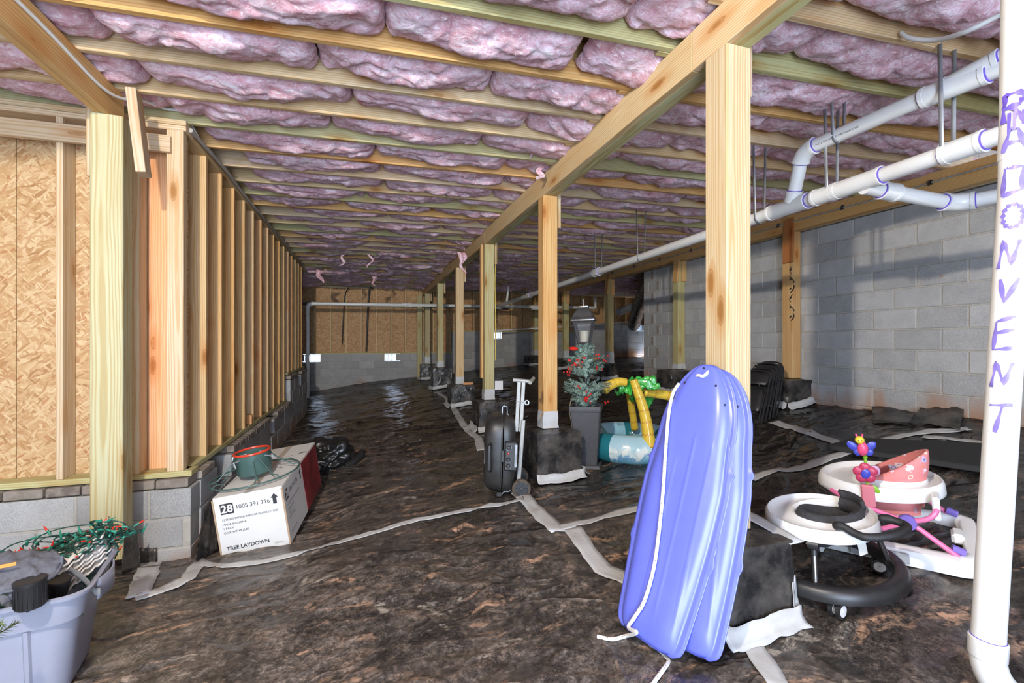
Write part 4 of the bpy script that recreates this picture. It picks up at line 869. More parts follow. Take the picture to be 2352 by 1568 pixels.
mb = MB(); mb.tube([(.16, -.12, .02), (.24, -.08, .04), (.33, -.02, .11), (.36, .02, .16)], [.05, .06, .05, .03], 10); obj('tail', mb, M_GLOSSY, bg_, smooth=180)
# offcut and card at the posts of the middle row
board('wood_offcut', (1.66, 8.15, -.745), (1.83, 8.10, -.74), .05, .04, None, ORANGE, label='small wood offcut lying on the wrapped pier beyond the grill', cat='offcut')
mb = MB(); mb.box((0, 0, 0), (.115, .004, .125), b=.002); c_ = obj('card', mb, plain('white_card', (.7, .7, .7), .5), None, (1.76, 6.165, -.60)); props(c_, 'white card stuck beside the taped foot of the third middle post', 'card')
# ================================================================== storage bin and what is heaped in it
M_BIN = plain('grey_translucent_plastic', (.27, .28, .34), .35, var=.05); M_GREENW = plain('green_wire', (.008, .06, .045), .45); M_GREENS = plain('green_socket', (.02, .20, .13), .4); M_REDB = plain('red_bulb', (.60, .03, .02), .15)
bcx, bcy, brz = -1.405, 2.325, math.radians(11); bz = gz(-1.2, 2.3)-.005
bn = thing('storage_bin', 'open lavender-grey plastic tote heaped with lights in front of the near post', 'bin', (bcx, bcy, bz), brz)
def rrect(a, b, r, n=8):
    P = []
    for cx, cy, a0 in ((a-r, b-r, 0), (-a+r, b-r, 90), (-a+r, -b+r, 180), (a-r, -b+r, 270)):
        for k in range(n+1): t = math.radians(a0+90*k/n); P.append((cx+r*math.cos(t), cy+r*math.sin(t)))
    return P
BHt = .40
def bring(f, z, g=0.0, r=.075): return [(x, y, z) for x, y in rrect((.27+.05*f)+g, (.175+.035*f)+g, r)]
mb = MB(); rows = [bring(0, .0, -.03), bring(0, .006), bring(.72, BHt*.72), bring(.74, BHt*.735, .014), bring(.98, BHt*.965, .016), bring(1, BHt*.97, .03), bring(1, BHt, .032), bring(1, BHt+.004, .022), bring(1, BHt-.012, .006), bring(.7, BHt*.7, -.006), bring(0, .012, -.006), bring(0, .010, -.03)]
mb.grid(rows, False, True, flip=True); n = len(rows[0]); mb.add(rows[0], [tuple(range(n))]); mb.add(rows[-1], [tuple(range(n))[::-1]]); obj('tub', mb, M_BIN, bn, smooth=50)
for sx in (-1, 1):
    mb = MB(); mb.grid([[(sx*(.350+.022*math.sin(PI*k/12)), -.11+.22*k/12, z) for z in (BHt-.004, BHt-.045, BHt-.085)] for k in range(13)]); o = obj('handle', mb, M_BIN, bn); md = o.modifiers.new('t', 'SOLIDIFY'); md.thickness = .006; md.offset = 0
for sy in (-1, 1):
    for x in (-.17, .17): mb = MB(); mb.add([(x+s*.012, sy*(.176+.0255*t), .02+t*.27) for t in (0, 1) for s in (-1, 1)]+[(x+s*.006, sy*(.184+.0255*t), .02+t*.27) for t in (0, 1) for s in (-1, 1)], [(4, 5, 7, 6), (0, 4, 6, 2), (1, 3, 7, 5), (0, 1, 5, 4), (2, 6, 7, 3)]); obj('rib', mb, M_BIN, bn, smooth=0)
BM_ = Matrix.Translation((bcx, bcy, bz)) @ Matrix.Rotation(brz, 4, 'Z')
bw = lambda x, y, z: BM_ @ Vector((x, y, z))
# corrugated white sheets leaning out over the rim
M_CORR = plain('white_corrugated_card', (.72, .68, .62), .85, var=.12)
cg = thing('card_stack', 'stack of ragged white corrugated sheets leaning out of the tote', 'cardboard', tuple(bw(0, .0, BHt*.7)))
pA, pB = at_d(70, 1368, 1.74), at_d(256, 1228, 2.12)
for k in range(6):
    mb = MB(); rows = []; off = Vector((.004*k, .005*k, -.018*k+.02))
    ax_ = (pB-pA); sd_ = Vector((-.30, .9, .12)).normalized()
    for i in range(29):
        u = i/28; row = []
        for j in range(9):
            v = j/8; q = pA+ax_*(u*1.0-.12)+sd_*(v*.20)+off; q.z += .006*math.sin(u*46+k)+.004*math.sin(v*9+k*2); row.append(tuple(q-cg.location))
        rows.append(row)
    mb.grid(rows); o = obj('sheet', mb, M_CORR, cg, smooth=180); md = o.modifiers.new('t', 'SOLIDIFY'); md.thickness = .007
# tangled string of lights
sl_ = thing('string_lights', 'tangled green string of red and green mini lights heaped over the tote', 'fairy lights', tuple(at_d(170, 1290, 2.1)))
bulb = MB(); bulb.lathe([(.0, -.003), (.0036, -.003), (.0042, .009), (.003, .013), (.0028, .020), (.0, .028)], 8); bme = bulb.mesh('bulb', 60); 
sock = MB(); sock.lathe([(.0, -.014), (.0035, -.014), (.0052, -.006), (.0052, .009), (.0, .010)], 8); sme = sock.mesh('socket', 60); bme.materials.append(M_REDB); sme.materials.append(M_GREENS)
bm2 = bme.copy(); bm2.materials.clear(); bm2.materials.append(M_GREENS)
path = []; rr = random.Random(4)
cen = [(5, 1300, 1.90), (60, 1290, 1.95), (110, 1280, 1.98), (160, 1262, 2.0), (205, 1245, 2.06), (235, 1230, 2.12), (268, 1224, 2.18)]
def tangle_pt():
    t = rr.random()*5.99; i = int(t); f = t-i; a, b = at_d(*cen[i]), at_d(*cen[i+1]); q = a.lerp(b, f); s = .05 if i < 4 else .036
    return q+Vector((rr.gauss(0, s), rr.gauss(0, s*1.2), rr.gauss(0, s*.62)))
wire = MB(); q = tangle_pt(); nb = 0
for k in range(105):
    a = tangle_pt(); 
    if (a-q).length > .28: a = q.lerp(a, .28/(a-q).length)
    m1 = q.lerp(a, .35)+Vector((rr.gauss(0, .13), rr.gauss(0, .12), rr.gauss(0, .06))); m2 = q.lerp(a, .7)+Vector((rr.gauss(0, .13), rr.gauss(0, .12), rr.gauss(0, .06))); L = []
    for i in range(15):
        t = i/14; c = q*(1-t)**3+m1*3*t*(1-t)**2+m2*3*t*t*(1-t)+a*t**3; L.append(c-sl_.location)
    wire.tube([p+Vector((.0035*math.sin(i*2.2), .0035*math.cos(i*2.2), 0)) for i, p in enumerate(L)], .0022, 5); wire.tube([p-Vector((.0035*math.sin(i*2.2), .0035*math.cos(i*2.2), 0)) for i, p in enumerate(L)], .0022, 5)
    for i in (4, 11):
        e = Euler((rr.uniform(-1.4, 1.4), rr.uniform(-1.4, 1.4), rr.uniform(0, 6))); o = bpy.data.objects.new('socket', sme); link(o, sl_); o.location = L[i]; o.rotation_euler = e
        if rr.random() < .62: b_ = bpy.data.objects.new('bulb', bme if rr.random() < .62 else bm2); link(b_, o); b_.location = (0, 0, .009)
    q = a
obj('wire', wire, M_GREENW, sl_, smooth=180)
# fabric pouch with strap, two dark lantern cylinders
M_FAB = plain('grey_fabric', (.10, .10, .115), .85, var=.2, bump=.3, scale=300)
fb = thing('fabric_pouch', 'flat dark grey fabric pouch with a loose strap on top of the tote', 'pouch', tuple(at_d(50, 1312, 1.70)))
mb = MB(); a, b = at_d(-60, 1332, 1.62), at_d(140, 1306, 1.74); sd_ = Vector((-.30, .80, .38)).normalized(); rows = []
for i in range(27):
    u = i/26; row = []
    for j in range(15):
        v = j/14*2-1; w = .10*math.sqrt(max(.0004, 1-(max(0, u-.55)/.45)**2)); q = a.lerp(b, u)+sd_*(v*w+.02); q.z += .018*(1-v*v)+.010*fbm(u*5, v*2.2, 3.3, 3)+.012*max(0, 1-abs(pn(u*4+v, v*1.5, 8))*4)**2; row.append(tuple(q-fb.location))
    rows.append(row)
mb.grid(rows); o = obj('pouch_body', mb, M_FAB, fb, smooth=180); md = o.modifiers.new('t', 'SOLIDIFY'); md.thickness = .02
mb = MB(); mb.tube([Vector(r[0]) for r in rows]+[Vector(p) for p in rows[-1][1:-1]], .006, 6); obj('piping', mb, M_FAB, fb)
L = [at_d(*p) for p in ((135, 1300, 1.9), (160, 1308, 1.9), (185, 1322, 1.88), (205, 1342, 1.85), (218, 1358, 1.84), (230, 1358, 1.84))]; mb = MB(); rows = []
for i in range(31):
    t = i/30*(len(L)-1.001); k = int(t); p = L[k].lerp(L[k+1], t-k)-fb.location; rows.append([tuple(p+Vector((-.2, .5, .84)).normalized()*s) for s in (-.014, -.005, .005, .014)])
mb.grid(rows); o = obj('strap', mb, plain('grey_webbing', (.16, .16, .16), .8, bump=.5, scale=400), fb, smooth=180); md = o.modifiers.new('t', 'SOLIDIFY'); md.thickness = .002
mb = MB(); p, q = at_d(-2, 1306, 1.66)-fb.location, at_d(26, 1302, 1.67)-fb.location; mb.box((0, 0, 0), (.05, .003, .012), Matrix.Translation((p+q)/2+Vector((.02, -.03, .02))) @ Matrix.Rotation(.35, 4, 'Z')); obj('orange_label', mb, plain('orange_label', (.7, .25, .04), .6), fb, smooth=0, label='small orange label')
def can(px, py, d, r, h, tilt, lab):
    t = thing('solar_light', lab, 'lamp', tuple(at_d(px, py, d))); t.rotation_euler = tilt
    mb = MB(); mb.lathe([(r*.9, -h/2), (r*.98, -h/2+.004), (r, h/2-.018), (r*1.03, h/2-.016), (r*1.03, h/2), (r*.9, h/2+.003)], 40); obj('housing', mb, M_BLACK, t, smooth=40)
    for k in range(20): a = 2*PI*k/20; m = MB(); m.box((math.cos(a)*r*.995, math.sin(a)*r*.995, -.004), (.002, .004, h*.75), Matrix.Rotation(0, 4, 'Z')); obj('rib', m, M_BLACK, t, smooth=0)
    m = MB(); m.ball((r*.1, -r*.55, -h/2-.004), .006, 8); obj('button', m, M_BLACK, t)
can(70, 1361, 1.66, .044, .098, (.05, .0, 0), 'upright black ribbed solar light on the rim of the tote'); can(124, 1356, 1.83, .042, .095, (.1, .28, 0), 'tilted black ribbed solar light beside the strap in the tote')
# fir sprigs
M_FIR = plain('fir_needles', (.035, .115, .06), .6, var=.35, scale=60); M_FIRB = plain('frosted_fir', (.27, .39, .33), .65, var=.45, scale=70); M_FIRY = plain('yellow_green_fir', (.12, .17, .04), .6, var=.4, scale=60); M_TWIG = plain('twig', (.06, .04, .025), .8)
def needles(mb, a, b, nn, ln, rg, wd=.0016, spread=1.0):
    a, b = Vector(a), Vector(b); ax = (b-a).normalized(); s = ax.orthogonal().normalized(); t = ax.cross(s)
    for i in range(nn):
        u = i/nn; th = rg.uniform(0, 2*PI); o_ = s*math.cos(th)+t*math.sin(th); p = a.lerp(b, u); dr = (ax*rg.uniform(.35, .9)+o_*spread).normalized(); l = ln*rg.uniform(.7, 1.15)*(1-.3*u); w = ax.cross(o_)*wd
        mb.add([p-w, p+w, p+dr*l+w*.3, p+dr*l-w*.3], [(0, 1, 2, 3)])
def sprig(name, label, pts, m, grp=None, ln=.024, seed=1, loc=None, nn=90):
    rg = random.Random(seed); t = thing(name, label, 'greenery', tuple(loc or pts[0][0]), group=grp); b0 = t.location; mb = MB(); st = MB()
    for a, b in pts: needles(mb, Vector(a)-b0, Vector(b)-b0, nn, ln, rg); st.tube([Vector(a)-b0, Vector(b)-b0], .002, 5)
    o = obj('needles', mb, m, t, smooth=0); o['kind'] = 'stuff'; obj('stem', st, M_TWIG, t); return t
sprig('fir_sprig', 'yellow-green artificial fir tip sticking out at the frame edge before the tote', [(at_d(-45, 1480, 1.45), at_d(42, 1428, 1.5)), (at_d(-40, 1440, 1.45), at_d(4, 1432, 1.5))], M_FIRY, seed=3, ln=.03)
sprig('fir_sprig', 'dark green fir sprig tucked inside the right end of the tote', [(at_d(150, 1355, 1.9), at_d(190, 1330, 1.95)), (at_d(155, 1348, 1.92), at_d(180, 1326, 1.98))], M_FIR, seed=5)

rg5 = random.Random(31); segs = []
for k in range(46):
    x, y = rg5.uniform(-.27, .27), rg5.uniform(-.15, .15); a_ = rg5.uniform(0, 6.3); z = BHt-rg5.uniform(.05, .14); segs.append((bw(x, y, z), bw(max(-.3, min(.3, x+.10*math.cos(a_))), max(-.17, min(.17, y+.10*math.sin(a_))), z+rg5.uniform(-.03, .05))))
o = sprig('fir_garland', 'dark green artificial fir garland filling the tote under the pouch', segs, M_FIR, seed=9, nn=70)
# ================================================================== folding grill on wheels
M_GRILL = plain('dusty_black_enamel', (.024, .023, .022), .42, var=.5, bump=.1, scale=50); M_ALU = plain('grey_aluminium', (.34, .335, .31), .5, .3, var=.12); M_BADGE = plain('silver_badge', (.30, .31, .32), .4, .4)
g0 = G(1160, 1106); gr = thing('folding_grill', 'black portable grill folded upright on small wheels beside the taped post', 'grill', (1.105, 3.80, g0.z)); gr.rotation_euler = Euler((0, .03, math.radians(-16)), 'XYZ'); gr.scale = (.93, .93, .95)
def shell(x0, x1, a, b, zc, e=4.0, n=56, m=14):                     # half of a clam-shell body: x0 at the seam, x1 the dished back
    rows = []
    for i in range(m+1):
        u = i/m; f = (1-u**3.2)**(1/2.6) if u < 1 else 0.0; f = .62+.38*f if u < 1 else .62; rows.append([(x0+(x1-x0)*u, math.copysign(abs(math.cos(t))**(2/e), math.cos(t))*a*f, zc+math.copysign(abs(math.sin(t))**(2/e), math.sin(t))*b*f) for t in np.linspace(0, 2*PI, n+1)[:-1]])
    mb = MB(); mb.grid(rows, False, True, flip=x1 < x0); mb.add(rows[-1], [tuple(range(n)) if x1 > x0 else tuple(range(n))[::-1]]); mb.add(rows[0], [tuple(range(n))[::-1] if x1 > x0 else tuple(range(n))]); return mb
obj('lid', shell(-.004, -.165, .25, .335, .365), M_GRILL, gr, smooth=50); obj('body', shell(.006, .115, .25, .335, .365), M_GRILL, gr, smooth=50)
for x in (-.009, .011):
    mb = MB(); mb.tube([(x, math.copysign(abs(math.cos(t))**.5, math.cos(t))*.253, .365+math.copysign(abs(math.sin(t))**.5, math.sin(t))*.338) for t in np.linspace(0, 2*PI, 65)[:-1]], .006, 6, closed=True); obj('seam_rim', mb, M_GRILL, gr)
mb = MB(); mb.tube([(-.10, -.235, .47), (-.115, -.275, .46), (-.115, -.28, .36), (-.115, -.28, .27), (-.10, -.24, .25)], [.016, .02, .024, .022, .016], 10); obj('lid_handle', mb, M_GRILL, gr)
mb = MB(); mb.box((-.155, -.165, .36), (.012, .05, .15), Matrix.Rotation(0, 4, 'Z'), .004); bp = obj('badge', mb, M_BADGE, gr, smooth=0)
text('Coleman', .035, M_BLKP, gr, frame_m((-.135, -.2375, .29), (0, 0, 1), (-.75, .6, 0)), name='badge_lettering')
mb = MB(); mb.box((.072, -.262, .38), (.115, .05, .25), None, .016); obj('control_panel', mb, M_GRILL, gr, smooth=0)
for z in (.455, .355, .30):
    mb = MB(); M = Matrix.Translation((.05, -.29, z)) @ Matrix.Rotation(PI/2, 4, 'X'); mb.lathe([(.017, -.004), (.019, .004), (.014, .022), (.0, .024)], 16, M); mb.box((0, 0, .022), (.006, .03, .012), M); k_ = obj('knob', mb, M_GRILL, gr)
    a_ = MB(); a_.tube([(.05+.026*math.cos(t), -.288, z+.026*math.sin(t)) for t in np.linspace(-2.6, .6, 12)], .0022, 5); obj('dial_mark', a_, M_STEEL, k_)
mb = MB(); mb.lathe([(.009, 0), (.009, .008), (.006, .011), (0, .012)], 14, Matrix.Translation((.05, -.288, .405)) @ Matrix.Rotation(PI/2, 4, 'X')); obj('igniter_button', mb, M_REDE, gr, label='red igniter button')
mb = MB(); mb.box((.115, -.2885, .385), (.022, .003, .19)); obj('label_plate', mb, M_BADGE, gr, smooth=0); text('Coleman', .019, M_BLKP, gr, frame_m((.121, -.2905, .33), (0, 0, 1), (-1, 0, 0)), name='plate_lettering')
mb = MB(); mb.box((-.0, -.262, .375), (.03, .016, .10), None, .004); obj('latch', mb, M_GRILL, gr, smooth=0)
mb = MB(); mb.tube([(-.01, -.05, .70), (-.012, -.05, .765), (-.0, -.05, .775), (.03, -.05, .77), (.035, -.05, .70)], .004, 6); mb.tube([(.03, -.06, .71), (.10, -.12, .65), (.165, -.13, .575)], .005, 6); obj('wire_loop', mb, M_STEEL, gr)
for dx in (.155, .195):
    mb = MB(); mb.box((0, 0, 0), (.034, .022, .46), Matrix.Translation((dx-.03, -.12, .79)) @ Matrix.Rotation(.03, 4, 'Y'), .004); obj('leg_bar', mb, M_ALU, gr, smooth=0)
mb = MB(); mb.box((0, 0, 0), (.036, .026, .62), Matrix.Translation((.163, -.15, .36)) @ Matrix.Rotation(.05, 4, 'Y'), .005); obj('frame_bar', mb, M_ALU, gr, smooth=0)
mb = MB(); mb.tube([(.075, -.12, 1.015), (.235, -.12, 1.005)], .017, 12); mb.tube([(.225, -.19, 1.0), (.265, -.05, 1.03)], .016, 12); obj('handle', mb, M_ALU, gr)
mb = MB(); mb.tube([(.205+.018*math.cos(t), -.135, .82+.018*math.sin(t)) for t in np.linspace(0, 2*PI, 17)[:-1]], .006, 6, closed=True); mb.tube([(.10, -.136, .83), (.19, -.136, .822)], .0025, 5); obj('pull_ring', mb, M_STEEL, gr)
for y, s in ((-.20, 1), (.20, 1)):
    wh = MB(); M = Matrix.Translation((.175, y, .083)) @ Matrix.Rotation(PI/2, 4, 'X'); wh.lathe([(.060, -.02), (.082, -.018), (.086, 0), (.082, .018), (.060, .02), (.060, -.02)], 32, M, cap=False); w_ = obj('wheel', wh, plain('dusty_tyre', (.075, .058, .042), .9, var=.5, bump=.8, scale=200), gr)
    hb = MB(); hb.lathe([(.0, -.006), (.062, -.006), (.062, .006), (.0, .006)], 32, M); 
    for k in range(6): a = k*PI/3; hb.box((math.cos(a)*.036, math.sin(a)*.036, .008), (.045, .008, .008), M @ Matrix.Translation((math.cos(a)*.036, math.sin(a)*.036, .008)) @ Matrix.Rotation(a, 4, 'Z') @ Matrix.Translation((-math.cos(a)*.036, -math.sin(a)*.036, -.008)))
    hb.lathe([(.013, .0), (.013, .02), (0, .022)], 12, M); obj('wheel_hub', hb, M_BLACK, w_, smooth=30)
mb = MB(); mb.tube([(-.0, -.16, .01), (.01, -.17, .03), (.03, -.18, .05), (.06, -.17, .045), (.08, -.15, .05)], .005, 6); obj('foot_wire', mb, M_STEEL, gr)
for y in (-.16, .16): mb = MB(); mb.box((-.02, y, .018), (.05, .03, .04), None, .006); obj('foot', mb, M_GRILL, gr, smooth=0)

# ================================================================== lantern planter
M_STONE = plain('grey_resin', (.075, .078, .088), .6, var=.15, bump=.15, scale=200); M_LANT = plain('pewter_metal', (.14, .14, .145), .35, .75, var=.2); M_CANDLE = plain('candle_wax', (.72, .62, .44), .5)
M_BERRY = plain('red_berry', (.62, .02, .015), .12, coat=.5); M_CONE = plain('pine_cone', (.16, .08, .045), .8, var=.4)
q = G(1362, 1076); lp = thing('lantern_planter', 'grey planter with frosted fir, red berries and a lamp post lantern', 'planter', (q.x, q.y+.1, q.z)); lp.rotation_euler = Euler((0, -.03, math.radians(-33)), 'XYZ')
def sqring(a, z, r=.012): return [(x, y, z) for x, y in rrect(a, a, r, 3)]
mb = MB(); rows = [sqring(.125, 0), sqring(.125, .02), sqring(.118, .03), sqring(.092, .035), sqring(.095, .045), sqring(.138, .535), sqring(.148, .54), sqring(.150, .545), sqring(.150, .585), sqring(.146, .59), sqring(.128, .59), sqring(.124, .56), sqring(.118, .535)]
mb.grid(rows, False, True, flip=True); n = len(rows[0]); mb.add(rows[0], [tuple(range(n))]); mb.add(rows[-1], [tuple(range(n))[::-1]]); obj('pot', mb, M_STONE, lp, smooth=40)
mb = MB(); mb.lathe([(.013, .53), (.013, 1.175), (.0, 1.18)], 14); obj('lamp_pole', mb, M_BLACK, lp)
def foliage(name, z0, z1, R, n, seed, m, shape):
    rg = random.Random(seed); mb = MB(); st = MB()
    for k in range(n):
        u = rg.random(); a = rg.uniform(0, 2*PI); z = z0+(z1-z0)*u; r = R*shape(u)*rg.uniform(.7, 1.08); c = Vector((0, 0, z-.03)); e = Vector((math.cos(a)*r, math.sin(a)*r, z+rg.uniform(-.03, .05)))
        s0 = c.lerp(e, .25); needles(mb, s0, e, 60, .030, rg, .0030, 1.1); st.tube([c, e], .0018, 4)
    o = obj(name, mb, m, lp, smooth=0); obj('stem', st, M_TWIG, o); return o
foliage('upper_greenery', .89, 1.165, .20, 150, 3, M_FIRB, lambda u: .45+.55*math.sin(PI*(.15+.75*u)) if u < .6 else 1.05-u*.75)
foliage('lower_greenery', .585, .80, .27, 150, 8, M_FIRB, lambda u: .25+.9*u)
rg = random.Random(12); bme_ = MB(); bme_.ball((0, 0, 0), .0095, 10); bme_ = bme_.mesh('berry', 180); bme_.materials.append(M_BERRY)
vr = Vector((-lp.location.x, -lp.location.y, 0)).normalized(); rt = Vector((-vr.y, vr.x, 0)); R_ = Matrix.Rotation(math.radians(33), 4, 'Z')
for (sx, z), nn in (((-.13, 1.03), 4), ((-.10, .985), 7), ((-.15, .945), 9), ((-.175, .90), 5), ((-.02, 1.045), 3), ((.12, 1.07), 4), ((.20, 1.01), 3), ((.13, .94), 3), ((-.07, .79), 4), ((.02, .70), 4), ((.005, .655), 12), ((.19, .62), 3), ((-.06, 1.02), 3)):
    for k in range(nn):
        p = R_ @ (rt*sx+vr*(.17 if abs(sx) < .12 else .09)+Vector((rg.gauss(0, .016), rg.gauss(0, .016), z+rg.gauss(0, .014)))); o = bpy.data.objects.new('berry', bme_); link(o, lp); o.location = p
for sx, z in ((-.04, .965), (.10, 1.04), (-.13, .95), (-.05, .99)): mb = MB(); p = R_ @ (rt*sx+vr*.15+Vector((0, 0, z))); mb.lathe([(0, -.022), (.014, -.018), (.02, -.004), (.016, .012), (0, .024)], 9, Matrix.Translation(p) @ Matrix.Rotation(.6, 4, 'X')); obj('pine_cone', mb, M_CONE, lp, smooth=20)
mb = MB(); p = R_ @ (rt*-.10+vr*.10+Vector((0, 0, 1.135))); mb.ball(p, .028, 12, None, 0, (1.5, 1, .7)); mb.tube([p+Vector((0, 0, .01)), p+R_ @ (rt*-.05)+Vector((0, 0, .01))], [.014, .002], 8); obj('red_bird', mb, M_REDB, lp, label='small red bird ornament')
ln_ = MB(); rows = [sqring(.052, 1.175, .004), sqring(.052, 1.19, .004)]
ln_.grid(rows, False, True, flip=True); ln_.add(rows[0], [tuple(range(len(rows[0])))]); ln_.add(rows[1], [tuple(range(len(rows[0])))[::-1]])
for sx, sy in ((1, 1), (1, -1), (-1, 1), (-1, -1)): ln_.tube([(sx*.05, sy*.05, 1.18), (sx*.092, sy*.092, 1.40)], .010, 4)
for z, a, w in ((1.187, .052, .012), (1.398, .095, .012)): ln_.tube([(a, a, z), (-a, a, z), (-a, -a, z), (a, -a, z)], w, 4, closed=True)
lf = obj('lantern_frame', ln_, M_LANT, lp, smooth=30)
mb = MB(); rows = [sqring(.115, 1.40, .004), sqring(.115, 1.412, .004), sqring(.088, 1.452, .004), sqring(.084, 1.47, .004), sqring(.046, 1.528, .004), sqring(.05, 1.53, .004), sqring(.05, 1.542, .004)]; mb.grid(rows, False, True, flip=True); mb.add(rows[-1], [tuple(range(len(rows[0])))]); mb.add(rows[0], [tuple(range(len(rows[0])))]); obj('lantern_roof', mb, M_LANT, lp, smooth=30)
mb = MB(); mb.tube([(0, 0, 1.54), (0, 0, 1.61)], .005, 6); mb.ball((0, 0, 1.612), .007, 8); mb.tube([(-.024, .024, 1.575), (.024, -.024, 1.575)], .004, 6); mb.tube([(-.024, -.024, 1.575), (.024, .024, 1.575)], .004, 6); obj('finial', mb, M_LANT, lp)
t = NT('lantern_glass'); t.set(Base_Color=(.95, .97, 1, 1), Roughness=.05, Transmission_Weight=.96, IOR=1.3); M_GLASS = t.m
for k in range(4):
    M = Matrix.Rotation(k*PI/2, 4, 'Z'); mb = MB(); mb.add([(-.042, -.0515, 1.195), (.042, -.0515, 1.195), (.085, -.0905, 1.39), (-.085, -.0905, 1.39)], [(0, 1, 2, 3)], M); o = obj('glass_pane', mb, M_GLASS, lp, smooth=0); md = o.modifiers.new('t', 'SOLIDIFY'); md.thickness = .002
mb = MB(); mb.lathe([(.042, 1.192), (.044, 1.30), (.040, 1.305), (.02, 1.298), (0, 1.297)], 24); obj('candle', mb, M_CANDLE, lp)
mb = MB(); mb.tube([(-.16, .05, .60), (-.165, .04, .58), (-.168, .03, .5), (-.155, .03, .42), (-.15, .02, .36), (-.13, .01, .30)], .003, 6); mb.tube([(-.10, .05, .60), (-.12, .05, .68), (-.15, .05, .66), (-.16, .05, .60)], .003, 6); obj('cord', mb, plain('tan_cord', (.34, .30, .22), .7), lp)

# ================================================================== inflatable pool with palm trees
def vinyl(name, col, **k): return plain(name, col, .18, coat=.3, **k)
M_YEL = NT('yellow_vinyl'); _v = M_YEL.n('ShaderNodeUVMap').outputs[0]; _s = M_YEL.sep(_v)
_zz = M_YEL.ma('PINGPONG', M_YEL.ma('MULTIPLY', _s[0], 22.0), 1.0); _b = M_YEL.ma('ABSOLUTE', M_YEL.ma('SUBTRACT', M_YEL.ma('PINGPONG', M_YEL.ma('ADD', M_YEL.ma('MULTIPLY', _s[1], 2.0), M_YEL.ma('MULTIPLY', _zz, .16)), 1.0), .5))
M_YEL.set(Base_Color=M_YEL.mix(M_YEL.ramp(_b, [(.028, 1), (.045, 0)]), (.78, .55, .06), (.52, .20, .02)), Roughness=.2, Coat_Weight=.3); M_YEL = M_YEL.m
M_LEAF = vinyl('green_vinyl', (.05, .42, .06), var=.25, scale=40)
t = NT('printed_pool_vinyl'); uv = t.n('ShaderNodeUVMap').outputs[0]; s = t.sep(uv); u6 = t.ma('FRACT', t.ma('MULTIPLY', s[0], 5.0))
wv = t.ma('ADD', s[1], t.ma('MULTIPLY', t.ma('SINE', t.ma('MULTIPLY', s[0], 95.0)), .03)); nz = t.noise(t.vm('MULTIPLY', uv, (46, 9, 1)), 1.0, 2, .5, 1.2)
base = t.ramp(wv, [(0, (.10, .36, .55)), (.10, (.16, .46, .66)), (.17, (.24, .53, .74)), (.235, (.62, .80, .86)), (.30, (.42, .66, .80)), (.5, (.40, .66, .78)), (1, (.10, .38, .55))])
blob = t.ma('MULTIPLY', t.ramp(nz, [(.54, 0), (.57, .8)]), t.ramp(wv, [(.10, 0), (.14, 1), (.20, 1), (.23, 0)])); base = t.mix(blob, base, (.12, .32, .62)); wave = t.ma('MULTIPLY', t.ramp(nz, [(.46, .8), (.50, 0)]), t.ramp(wv, [(.17, 0), (.20, 1), (.28, 1), (.33, 0)])); base = t.mix(wave, base, (.85, .93, .95))
teal = t.ma('MULTIPLY', t.ma('GREATER_THAN', u6, .72), t.ma('LESS_THAN', u6, .98)); base = t.mix(teal, base, (.02, .19, .24))
t.set(Base_Color=base, Roughness=.16, Coat_Weight=.3); M_POOL = t.m
def uv_grid(o, nu, nv, closed_u, closed_v, off=0.0):
    me = o.data; ul = me.uv_layers.new(name='UVMap'); 
    for p in me.polygons:
        ij = [(v // nv, v % nv) for v in p.vertices]
        us = [a for a, b in ij]; vs = [b for a, b in ij]
        for li, (a, b) in zip(p.loop_indices, ij):
            if closed_u and max(us)-min(us) > 1 and a == 0: a = nu
            if closed_v and max(vs)-min(vs) > 1 and b == 0: b = nv
            ul.data[li].uv = (a/(nu if closed_u else nu-1)+off, b/(nv if closed_v else nv-1))
q = G(1470, 1068); pl_ = thing('inflatable_pool', 'blue inflatable baby pool with yellow palm trunks behind the sleds', 'pool', (q.x+.18, q.y+.44, q.z-.01))
NU, NV = 72, 28
def torus(R, r, z, sq=1.12):
    rows = []
    for i in range(NU):
        a = 2*PI*i/NU; rows.append([((R+r*math.cos(b)*-1*-1)*math.cos(a), (R+r*math.cos(b))*math.sin(a), z+r*sq*math.sin(b)) for b in [2*PI*j/NV-PI/2 for j in range(NV)]])
    mb = MB(); mb.grid(rows, True, True, flip=False); return mb
o = obj('ring', torus(.385, .125, .125), M_POOL, pl_, smooth=180); uv_grid(o, NU, NV, True, True)
mb = MB(); mb.lathe([(0, .03), (.38, .03)], 40, cap=False); obj('pool_floor', mb, vinyl('pool_floor_vinyl', (.20, .48, .66)), pl_)
def trunk(pts, r0, r1, name='palm_trunk'):
    P = [Vector(p) for p in pts]; L = []
    for i in range(len(P)-1):
        p0, p1, p2, p3 = P[max(i-1, 0)], P[i], P[i+1], P[min(i+2, len(P)-1)]
        for k in range(7):
            t = k/7; L.append(.5*((2*p1)+(p2-p0)*t+(2*p0-5*p1+4*p2-p3)*t*t+(3*p1-p0-3*p2+p3)*t**3))
    L.append(P[-1]); n = len(L); L = [L[0]]+L+[L[-1]+(L[-1]-L[-2])*.15]; R = [.001]+[r0+(r1-r0)*i/(n-1) for i in range(n)]+[.012]
    mb = MB(); mb.tube(L, R, 20, cap=False); o = obj(name, mb, M_YEL, pl_, smooth=180)
    uv_grid(o, len(L), 20, False, True)
    for d in o.data.uv_layers[0].data: d.uv = (d.uv[1]*1.0, d.uv[0]*3.5)
    return o
rel = lambda px, py, d: tuple(at_d(px, py, d)-pl_.location)
trunk([rel(1492, 1028, 4.30), rel(1487, 985, 4.33), rel(1478, 940, 4.36), rel(1463, 895, 4.38), rel(1455, 872, 4.38)], .062, .036)
